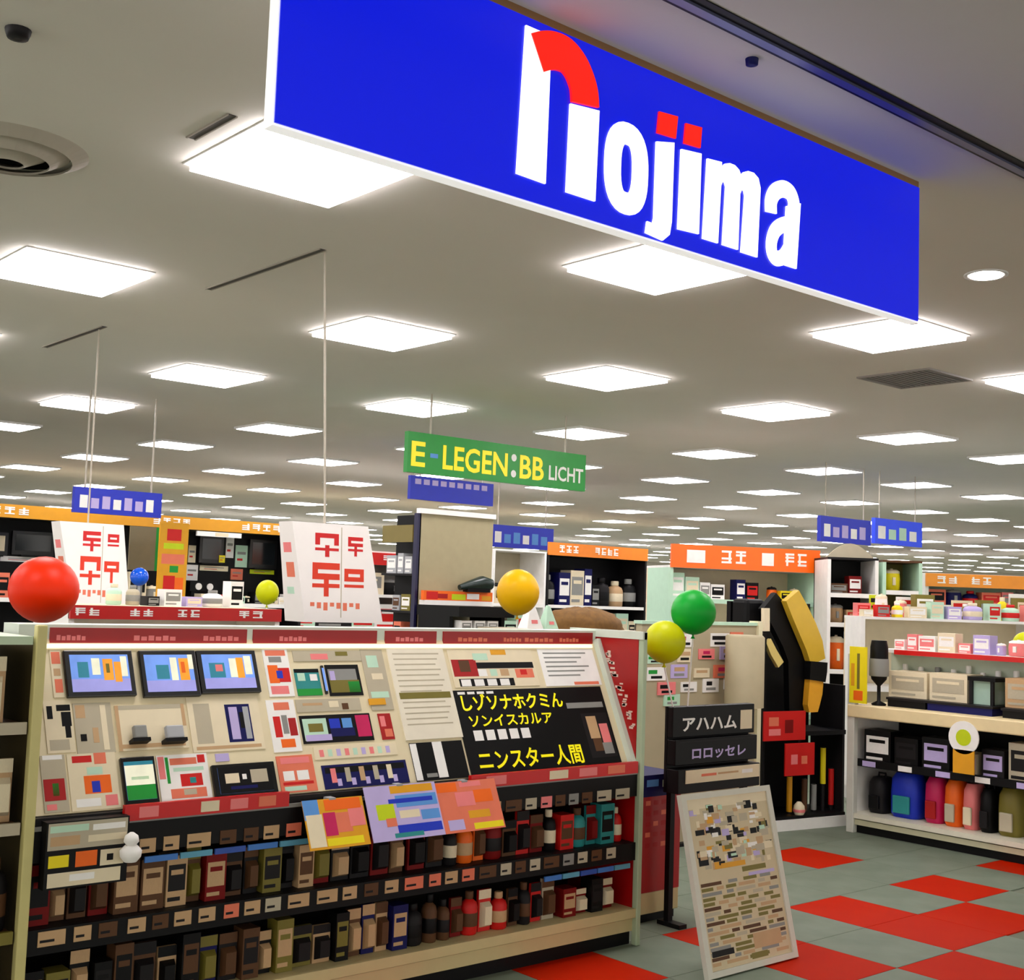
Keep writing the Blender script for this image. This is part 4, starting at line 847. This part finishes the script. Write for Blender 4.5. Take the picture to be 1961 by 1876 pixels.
bag((1656, 1690, 1552, 1480), 'dark', 'black', 'charcoal upright bag by the corner post')
Rpl = 'on the dark middle shelf of the cream topped counter'
a = RY0-.08
while a > RY1+.3:
    w_ = RN.uniform(.1, .2); c1 = RN.choice(['black', 'dark', 'white', 'black', 'beige'])
    product('box', c1, RN.choice(['white', 'dark', 'lilac']), RX+.14, a-w_/2, .4705, w_, .16, RN.uniform(.12, .24), '%s box %s' % (CW.get(c1, c1), Rpl), 'box', 'boxes '+Rpl, -math.pi/2); a -= w_+.03
# on the counter
for px, zt_, c1, lab in (((1702, 1775), 1286, 'cream', 'cream carton on the black tray'), ((1780, 1852), 1290, 'cream', 'second cream carton on the black tray'), ((1925, 1990), 1300, 'tan', 'tan carton on a black tray')):
    X = RX+.2; a, c = atx(px[0], 1310, X).y, atx(px[1], 1310, X).y; z1 = atx(sum(px)/2, zt_, X).z
    product('box', c1, 'beige', X+.1, (a+c)/2, .911, a-c, .2, z1-.911, lab, 'carton', None, -math.pi/2)
for k, (p0, p1, c1) in enumerate(((1700, 1772, 'black'), (1776, 1900, 'navy'), (1920, 2000, 'black'))):
    X = RX+.12; a, c = atx(p0, 1345, X).y, atx(p1, 1345, X).y
    th = thing('tray', (X+.15, (a+c)/2, .85), ('black low tray under the first cream carton', 'dark blue low tray with a mint stand', 'black low tray under the tan carton')[k], 'tray')
    part('tray_body', M(c1), th, (X, X+.28, c, a, .85, .895)); part('tray_rim', M('dark'), th, (X-.008, X+.288, c-.008, a+.008, .895, .91))
X = RX+.2; a, c = atx(1856, 1320, X).y, atx(1902, 1320, X).y
th = thing('display_riser', (X+.1, (a+c)/2, .91), 'mint framed glass stand with dark bars on the blue tray', 'display riser')
part('glass_block', mat('mint_glass', (170, 200, 184), .1, spec=.8), th, (X+.02, X+.18, c+.02, a-.02, .911, 1.06)); part('top_bar', M('black'), th, (X-.01, X+.2, c-.02, a+.005, 1.06, 1.085)); 
for y in (a-.02, c): part('upright_bar', M('dark'), th, (X, X+.02, y, y+.02, .911, 1.06))
X = RX+.1; q = atx(1683, 1322, X); z1 = atx(1683, 1226, X).z
b = MB(); h = z1-.85; b.lathe((X, q.y, .85), [(.045, 0), (.05, .01), (.012, .03), (.012, .12*h/.4), (.05, .16*h/.4), (.062, .55*h), (.058, .9*h), (.05, h)], 0, 18)
b.lathe((X, q.y, .85), [(.063, .45*h), (.065, .47*h), (.064, .7*h), (.062, .72*h)], 1, 18)
tag(b.build('goblet_lamp', [M('black'), M('grey')]), 'black goblet shaped lamp with a grey band on the counter end', 'lamp')
card('yellow_tag', FX(RX-.0195), (1628, 1238, 1661, 1346), .008, 'yellow', 'yellow upright tag with dark bar on the counter corner post', 'tag', [(.44, .12, .6, .75, 'olive'), (.1, .3, .3, .7, 'gold'), (.25, .78, .78, .95, 'orange')])
q = atx(1845, 1412, RX-.04); rr_ = (atx(1816, 1412, RX-.04).y-atx(1874, 1412, RX-.04).y)/2
th = thing('round_notice', (RX-.035, q.y, q.z-.1), 'round white notice with yellow foot hung on the counter edge', 'notice')
b = MB(); b.tube([(RX-.04, q.y, q.z), (RX-.031, q.y, q.z)], rr_, seg=28); b.build('disc', M('white'), th)
b = MB(); b.tube([(RX-.042, q.y, q.z), (RX-.04, q.y, q.z)], rr_*.5, seg=20); b.build('printed_spot', M('lime'), th)
part('yellow_foot', M('gold'), th, (RX-.04, RX-.031, q.y-rr_*.7, q.y+rr_*.7, q.z-rr_-.12, q.z-rr_*.75)); part('hook', M('steel'), th, (RX-.036, RX-.03, q.y-.01, q.y+.01, q.z, .80))
a = RY0-.1
while a > RY1+.1:
    w_ = RN.uniform(.06, .15); c1 = RN.choice(['white', 'mint', 'pink', 'cream', 'lilac', 'green', 'white'])
    product(RN.choice(['box', 'pot', 'box']), c1, 'white' if c1 != 'white' else 'pink', RX+.42, a-w_/2, 1.2225, w_, min(w_, .1), RN.uniform(.05, .13), 'pale %s packet on the upper riser shelf of the counter' % CW.get(c1, c1), 'packet', 'packets on the counter riser', -math.pi/2); a -= w_+.02
a = atx(1716, 1270, RX+.4).y
while a > RY1+.3:
    w_ = RN.uniform(.07, .12); c1 = RN.choice(['mint', 'teal', 'olive', 'beige', 'green', 'white'])
    product('bottle', c1, 'white' if c1 != 'white' else 'grey', RX+.457, a-w_/2, .8505, min(w_, .08), min(w_, .08), RN.uniform(.22, .3), '%s bottle under the red strip of the counter' % CW.get(c1, c1), 'bottle', 'bottles under the red strip'); a -= w_+.03

# ================================================================== TALL BLACK STAND WITH YELLOW CURVES
A = atz(1474, 1594, 0); B = atz(1626, 1580, 0); d = (B-A); wS = d.length; d.normalize(); nS = Vector((d.y, -d.x, 0))
if nS.dot(A) > 0: nS = -nS
SPL = (A, d, Z_, nS)
BS = thing('black_rack', A+d*wS/2-nS*.2, 'tall black display rack holding a curved yellow and black thing', 'display rack')
zt_ = HC+(1158-1142)*(A-EYE).dot(FW)/FPX
def sb(nm, mt, u0, u1, v0, v1, n0, n1, par=None, bevel=0):
    b = MB(); b.slab(A, d, Z_, nS, u0, u1, v0, v1, n0, n1); return b.build(nm, mt, par or BS, bevel=bevel)
sb('plinth', M('white'), 0, wS, 0, .07, -.4, 0); sb('back_board', M('black'), -.06, wS-.04, .07, zt_-.04, -.4, -.36)
sb('side_board', M('black'), -.03, -.01, .07, zt_-.25, -.36, -.05); sb('side_board', M('dark'), wS-.02, wS, .07, zt_-.6, -.36, -.05)
sb('shelf', M('black'), -.01, wS-.02, .62, .65, -.36, -.02); sb('floor_board', M('black'), -.01, wS-.02, .07, .09, -.36, -.02)
sb('head_board', M('black'), -.06, .12, 1.1, zt_-.02, -.36, -.2, bevel=.03)
th = thing('curved_banner', A+d*wS*.5+Z_*.65, 'curved golden yellow and black banner on the tall black rack', 'banner')
def pp(px, py): q = hit(px, py, A-nS*.1, nS)-A; return Vector((q.dot(d), q.z))
O2 = A-nS*.1
b = MB(); b.stroke([pp(*q) for q in ((1508, 1140), (1522, 1170), (1538, 1205), (1550, 1235), (1557, 1266))], [.14, .16, .17, .165, .14], O2, d, Z_, nS*.05); b.build('yellow_arm', mat('banner_yellow', (214, 176, 50), .4), th)
b = MB(); b.stroke([pp(*q) for q in ((1557, 1266), (1556, 1284), (1554, 1302))], [.16, .16, .15], O2, d, Z_, nS*.06); b.build('black_band', M('black'), th)
b = MB(); b.stroke([pp(*q) for q in ((1554, 1302), (1552, 1325), (1548, 1350), (1548, 1362))], [.13, .13, .11, .08], O2, d, Z_, nS*.05); b.build('yellow_tail', mat('banner_gold', (232, 168, 40), .4), th)
b = MB(); b.stroke([pp(*q) for q in ((1476, 1150), (1500, 1185), (1520, 1225), (1530, 1262), (1528, 1310), (1526, 1362))], [.16, .2, .2, .18, .15, .12], A-nS*.16, d, Z_, nS*.05); b.build('black_arm', M('black'), th)
b = MB(); b.stroke([pp(*q) for q in ((1466, 1226), (1476, 1248), (1490, 1272))], [.05, .06, .06], O2, d, Z_, nS*.03); b.build('cream_strip', mat('banner_cream', (222, 200, 120), .4), th)
b = MB(); b.stroke([pp(*q) for q in ((1463, 1164), (1463, 1208))], [.05, .05], O2, d, Z_, nS*.03); b.build('white_strip', M('cream'), th)
for px, col, lab, its in (((1466, 1362, 1546, 1418), 'red', 'wide red price board on the tall black rack', [(.12, .2, .35, .5, 'salmon'), (.5, .3, .7, .75, 'darkred'), (.12, .6, .4, .82, 'pink')]), ((1507, 1423, 1563, 1485), 'red', 'small red price board below the wide one', [(.2, .35, .42, .65, 'pink'), (.55, .4, .75, .65, 'salmon')])):
    card('price_board', (A+nS*.005, d, Z_, nS), px, .01, col, lab, 'price board', its, n0=-.026)
r1 = rect((A+nS*.005, d, Z_, nS), 1507, 1423, 1563, 1485); pb = [o for o in C.objects if o.name == 'price_board.001'][0]
sb('hanger', M('dark'), (r1[0]+r1[1])/2-.01, (r1[0]+r1[1])/2+.01, r1[3]-.03, max(.64, r1[3]+.03), -.028, -.019, par=pb)
for px, col, lab in (((1505, 1485, 1518, 1560), 'gold', 'yellow pole leaning in the black rack'), ((1534, 1490, 1546, 1560), 'brown', 'brown pole in the black rack'), ((1570, 1430, 1582, 1500), 'yellow', 'bright yellow pole by the red tipped one'), ((1553, 1500, 1563, 1560), 'grey', 'grey pole in the black rack'), ((1586, 1470, 1597, 1540), 'red', 'red tipped pole at the rack side')):
    r = rect((A-nS*.12, d, Z_, nS), *px); u = (r[0]+r[1])/2; th = thing('pole', A-nS*.12+d*u+Z_*.09, lab, 'pole')
    b = MB(); b.tube([A-nS*.12+d*u+Z_*.0905, A-nS*.12+d*u+Z_*r[3]], .014, seg=8); b.build('shaft', M('dark'), th)
    b = MB(); b.tube([A-nS*.12+d*u+Z_*max(.1, r[2]), A-nS*.12+d*u+Z_*(r[3]-.005)], .02, seg=8); b.build('sleeve', M(col), th)
q = hit(1530, 1568, A-nS*.05, nS)
b = MB(); b.lathe((q.x, q.y, .0905), [(.03, 0), (.04, .02), (.036, .06), (.015, .085)], 0, 12); b.lathe((q.x, q.y, .0905), [(.0405, .018), (.041, .02), (.041, .035), (.0405, .037)], 1, 12)
tag(b.build('white_pot', [M('cream'), M('pink')]), 'small cream pot at the foot of the black rack', 'pot')

# ================================================================== EASEL BOARD, BROCHURE STAND, RED CARTON, PARTITION
ex0, ex1 = 3.957, 4.543
Vv = Vector((0, .17, .70)).normalized(); Nn = Vector((0, -Vv.z, Vv.y)); EP = (Vector((0, 3.33, .004)), X_, Vv, Nn); EH = .72
E_ = thing('notice_easel', ((ex0+ex1)/2, 3.42, 0), 'leaning cream notice board full of small print standing on the floor', 'notice board')
def eb(nm, mt, u0, u1, v0, v1, n0, n1):
    b = MB(); b.slab(EP[0], X_, Vv, Nn, u0, u1, v0, v1, n0, n1); return b.build(nm, mt, E_)
fr = mat('easel_frame', (206, 204, 190), .35)
eb('frame_rail', fr, ex0, ex1, 0, .024, -.012, .012); eb('frame_rail', fr, ex0, ex1, EH-.024, EH, -.012, .012); eb('frame_stile', fr, ex0, ex0+.03, .024, EH-.024, -.012, .012); eb('frame_stile', fr, ex1-.03, ex1, .024, EH-.024, -.012, .012)
sheet = eb('notice_sheet', mat('easel_sheet', (208, 192, 156), .5, var=.06), ex0+.03, ex1-.03, .024, EH-.024, -.008, .004)
rn = random.Random(21); its = []
its.append((.0, .0, 1, .06, 'cream'))
for k in range(120):
    u, v = rn.uniform(.02, .9), rn.uniform(.04, .40); its.append((u, v, min(.98, u+rn.uniform(.03, .12)), v+rn.uniform(.015, .05), rn.choice(['black', 'olive', 'dark', 'gold', 'mint', 'beige', 'white', 'tan', 'beige', 'lilac', 'cream', 'cream', 'tan'])))
its += [(.3, .40, .6, .43, 'gold'), (.55, .44, .85, .47, 'olive'), (.62, .48, .95, .5, 'lilac')]
for k in range(17):
    v = .5+k*.0285; u = .03
    while u < .9:
        w_ = rn.uniform(.06, .26); its.append((u, v, min(u+w_, .97), v+.02, rn.choice(['brown', 'olive', 'tan', 'grey', 'tan', 'beige', 'olive']))); u += w_+rn.uniform(.02, .1)
its += [(.04, .89, .3, .925, 'black'), (.5, .95, .7, .985, 'olive'), (.55, .84, .9, .93, 'tan')]
prints('small_print', sheet, EP, (ex0+.03, ex1-.03, .024, EH-.024), .004, its)
for x in (ex0+.2, ex1-.09):
    b = MB(); b.add([(x, 3.50, .7), (x+.03, 3.50, .7), (x+.03, 3.52, .7), (x, 3.52, .7), (x, 3.50, 0), (x+.03, 3.50, 0), (x+.03, 3.52, 0), (x, 3.52, 0)], [(0, 1, 2, 3), (7, 6, 5, 4), (0, 4, 5, 1), (1, 5, 6, 2), (2, 6, 7, 3), (3, 7, 4, 0)]); b.build('back_leg', fr, E_)
# black brochure stand
BY = 3.93; r = rect(FY(BY), 1300, 1352, 1456, 1512); bx0, bx1, bz0, bz1 = r
Bs = thing('brochure_stand', ((bx0+bx1)/2, BY+.08, 0), 'black brochure stand with two rows of white writing and a cream slip', 'brochure stand')
part('back_panel', M('black'), Bs, (bx0, bx1, BY+.075, BY+.09, bz0, bz1))
for k, (f0, f1, n) in enumerate(((.0, .28, 0), (.32, .62, .02), (.64, 1.0, .04))):
    za, zb_ = bz0+(bz1-bz0)*f0, bz0+(bz1-bz0)*f1; yy = BY+.0+n
    tr = part('tier', mat('tier_black', (7, 7, 9), .45, spec=.2), Bs, (bx0, bx1, yy, BY+.075, za, zb_), bevel=.004)
    if k == 0: part('cream_slip', M('cream'), tr, (bx0+.05, bx1-.01, yy-.004, yy, za+.045, zb_-.005)); prints('faint_print', tr, FY(yy-.004), (bx0+.05, bx1-.01, za+.045, zb_-.005), .001, [(.2, .35, .4, .55, 'salmon'), (.42, .35, .7, .5, 'tan'), (.75, .3, .9, .6, 'white')])
    else:
        col = 'lilac' if k == 1 else 'white'
        prints('white_writing', tr, FY(yy), (bx0, bx1, za, zb_), .0, [(u, v, u2, v2, col) for u, v, u2, v2, _ in []]+([(.82, .2, .97, .85, 'cream')] if k == 2 else [(.05, .08, .95, .12, 'dark')]))
        textmesh('アハハム' if k == 2 else 'ロロッセレ', M(col), tr, Vector((bx0+(bx1-bx0)*(.44 if k == 2 else .52), yy, za+(zb_-za)*.42)), X_, Z_, -Y_, (zb_-za)*.46, (bx1-bx0)*.66, ext=.002, off=.03)
for x in (bx0+.02, bx1-.05):
    part('leg', M('black'), Bs, (x, x+.03, BY+.06, BY+.088, .02, bz0))
    part('foot', M('black'), Bs, (x-.01, x+.04, BY-.02, BY+.12, 0, .02))
# red carton with blue band on a cream plinth
CY = 4.08; r = rect(FY(CY), 1228, 1482, 1302, 1704)
cx0 = max(r[0], GX1+.03); cx1 = r[1]
pl = thing('cream_plinth', ((cx0+cx1)/2, CY+.15, 0), 'low cream plinth under the red carton', 'plinth')
part('body', mat('base_cream', (206, 190, 140)), pl, (cx0, cx1, CY, CY+.3, .04, r[2]), bevel=.006); part('kick', M('black'), pl, (cx0+.01, cx1-.01, CY+.02, CY+.28, 0, .04))
th = thing('red_carton', ((cx0+cx1)/2, CY+.15, r[2]), 'tall dark red carton with a blue band at the end of the sales stand', 'carton')
zt_ = r[3]; part('body', mat('carton_red', (168, 8, 12), .4), th, (cx0, cx1, CY, CY+.28, r[2], zt_-.1)); part('blue_lid', M('navy'), th, (cx0-.002, cx1+.002, CY-.003, CY+.282, zt_-.1, zt_))
prints('faint_pattern', th, FY(CY-.003), (cx0, cx1, r[2], zt_), 0, [(.1, .04, .4, .1, 'sky'), (.5, .05, .8, .11, 'mint')]); prints('faint_writing', th, FY(CY), (cx0, cx1, r[2], zt_), 0, [(.1+.2*(i % 4), .22+.09*(i//4), .22+.2*(i % 4), .26+.09*(i//4), 'crimson' if i % 3 else 'salmon') for i in range(20)])
# beige partition with pinned cards
PY = 5.25; r = rect(FY(PY), 1226, 1196, 1446, 1480); px0, px1 = r[0], r[1]; pzt = aty(1340, 1196, PY).z
Pn = thing('beige_partition', ((px0+px1)/2, PY+.03, 0), 'beige partition behind the brochure stand', 'partition')
part('panel', mat('partition_beige', (176, 164, 134), .6, var=.06), Pn, (px0, px1, PY, PY+.05, .02, pzt)); part('edge_post', mat('post_pale', (232, 226, 190), .4), Pn, (px1, px1+.04, PY-.02, PY+.06, 0, pzt+.03))
part('foot_rail', M('dark'), Pn, (px0, px1, PY-.04, PY+.09, 0, .02)); part('top_cap', M('mint'), Pn, (px0-.01, px1, PY-.01, PY+.06, pzt, pzt+.02))
rn = random.Random(2); k = 0
for (x, y_) in [(1256, 1290), (1275, 1318), (1300, 1285), (1318, 1315), (1342, 1288), (1255, 1262), (1360, 1312), (1382, 1285), (1378, 1225), (1352, 1252), (1395, 1250), (1400, 1308), (1310, 1255), (1285, 1340), (1312, 1226), (1410, 1222)]:
    c1 = ['white', 'pink', 'lilac', 'white', 'cream', 'mint', 'white', 'salmon'][k % 8]; k += 1
    w_, h_ = rn.uniform(24, 36), rn.uniform(14, 26)
    card('pinned_card', FY(PY), (x-w_/2, y_-h_/2, x+w_/2, y_+h_/2), .003+.003*(k % 3), c1, 'small %s card pinned on the beige partition' % CW.get(c1, c1), 'card', [(rn.uniform(.05, .3), .2, rn.uniform(.5, .9), .5, rn.choice(['black', 'green', 'magenta', 'dark', 'tan'])), (.2, .65, .8, .85, rn.choice(['cream', 'grey', 'black']))], group='cards pinned on the partition')
r = rect(FY(PY-.12), 1392, 1215, 1440, 1352); b = MB(); hh = r[3]-r[2]
q = Vector(((r[0]+r[1])/2, PY-.16, r[2])); rw = (r[1]-r[0])/2
th = thing('beige_roll', (q.x, q.y, 0), 'tall beige paper roll on a stand before the partition', 'roll')
b.lathe(q, [(rw, 0), (rw, hh*.97), (rw*.9, hh)], 0, 18); b.build('roll', mat('roll_beige', (184, 172, 140), .6), th); b = MB(); b.lathe((q.x, q.y, 0), [(.1, 0), (.1, .02), (.02, .025), (.02, q.z)], 0, 12); b.build('stand', M('dark'), th)

# ================================================================== BALLOONS
def balloon(px, py, rp, dep, col, lab, zb=0.0, sy=1.08, base=None):
    c = EYE+ray(px, py)*dep; r_ = rp*dep/FPX
    th = thing('balloon', (c.x, c.y, zb), lab, 'balloon')
    prof = []
    for i in range(17):
        a = -math.pi/2+math.pi*i/16; rr_ = r_*math.cos(a); zz = r_*sy*math.sin(a)
        if a < 0: rr_ *= (1-.10*(math.sin(-a)**3))
        prof.append((max(rr_, .0008), zz))
    b = MB(); b.lathe(c, prof, 0, 28); b.build('skin', mat('balloon_'+col, dict(orange=(234, 46, 0), yellow=(236, 180, 0), green=(10, 160, 48), lime=(200, 205, 4))[col], .4, var=.03, spec=.2), th)
    zk = c.z-r_*sy
    b = MB(); b.lathe((c.x, c.y, zk-.018), [(.012, 0), (.004, .012), (.006, .022)], 0, 10); b.build('knot', MATS['balloon_'+col], th)
    b = MB(); b.tube([(base[0] if base else c.x, base[1] if base else c.y, zb), (c.x, c.y, zk-.01)], .004, seg=6); b.build('stick', M('white'), th)
    if zb == 0: b = MB(); b.lathe((c.x, c.y, 0), [(.09, 0), (.09, .01), (.02, .03), (.01, .06)], 0, 14); b.build('weight', M('dark'), th)
balloon(84, 1129, 65, 5.0, 'orange', 'big orange red balloon at the corner of the sales stand', sy=.98)
balloon(992, 1134, 41, 6.3, 'yellow', 'golden yellow balloon above the red header')
balloon(1328, 1172, 43, 5.95, 'green', 'green balloon over the brochure stand', bz1-.002, 1.0, (4.56, BY+.06))
balloon(1273, 1229, 40, 5.85, 'lime', 'yellow green balloon beside the green one', bz1-.002, 1.02, (bx0+.02, BY+.06))
balloon(512, 1134, 22, 8.6, 'lime', 'small yellow green balloon behind the price tower')
balloon(1962, 1234, 22, 8.5, 'lime', 'small yellow green balloon over the shelf counter')

# ================================================================== HANGING SIGNS
def hang(px, Y, col, lab, words=None, its=(), t_=.05, name='hanging_sign'):
    r = rect(FY(Y), *px); th = thing(name, Vector(((r[0]+r[1])/2, Y+t_/2, r[2])), lab, 'hanging sign')
    b = MB(); b.box(r[0], r[1], Y, Y+t_, r[2], r[3]); b.build('sign_board', M(col) if isinstance(col, str) else col, th)
    inlight = lambda x, y: abs((x-LX0+LDX/2) % LDX-LDX/2) < LS+.04 and abs((y-LY0+LDY/2) % LDY-LDY/2) < LS+.04
    for fs_ in ((.12, .2, .28, .05, .36, .44), (.88, .8, .72, .95, .64, .56)):
        f = [q for q in fs_ if not inlight(r[0]+(r[1]-r[0])*q, Y+t_/2)][0]
        x = r[0]+(r[1]-r[0])*f; b = MB(); b.tube([(x, Y+t_/2, r[3]-.002), (x, Y+t_/2, CH+.002)], .008, seg=6); b.build('hanger_rod', mat('rod_grey', (186, 176, 160)), th)
    prints('white_writing', th, FY(Y), r, 0, list(its)); return th, r
gr_m = mat('sign_green', (10, 128, 40), .4, emit=.15)
g, r = hang((780, 848, 1122, 922), 8.0, gr_m, 'green hanging sign with yellow letters')
r = (5.74, 7.71, 2.44, 2.755)
yl = mat('sign_yellow', (240, 205, 10), .4, emit=.25)
for txt, u0, u1, mt in (('E', .02, .09, yl), ('-', .115, .155, M('sky')), ('LEGEN', .18, .53, yl), (':', .55, .58, M('white')), ('BB', .60, .74, yl), ('LICHT', .77, .98, M('white'))):
    textmesh(txt, mt, g, Vector((r[0]+(r[1]-r[0])*(u0+u1)/2, 8.0, (r[2]+r[3])/2+(.0 if txt != 'LICHT' else -.02))), X_, Z_, -Y_, (.035 if txt == '-' else .2) if txt != 'LICHT' else .13, (r[1]-r[0])*(u1-u0), ext=.003, off=.02)
bl_m = mat('sign_navy', (16, 36, 168), .4, emit=.12)
def blobs(n, c='lilac'): return [(.06+.88*i/n, .3+.1*(i % 2), .06+.88*(i+.7)/n, .8, c if i % 3 else 'white') for i in range(n)]
hang((142, 938, 310, 986), 10.2, bl_m, 'dark blue hanging sign above a price tower and the grey brown board', its=blobs(7))
hang((786, 918, 945, 962), 10.6, bl_m, 'blue hanging sign below the green sign', its=[(.05+.1*i, .12, .12+.1*i, .35, 'lilac') for i in range(9)])
hang((940, 1008, 1060, 1050), 13.0, bl_m, 'blue hanging sign beside the grey end board', its=blobs(6, 'sky'))
hang((1572, 992, 1668, 1040), 8.2, bl_m, 'blue hanging sign over the black cabinet', its=blobs(5))
hang((1676, 996, 1766, 1044), 8.2, mat('sign_blue_2', (40, 70, 220), .4, emit=.15), 'brighter blue hanging sign beside the other over the brown cabinet', its=blobs(4, 'mint'))
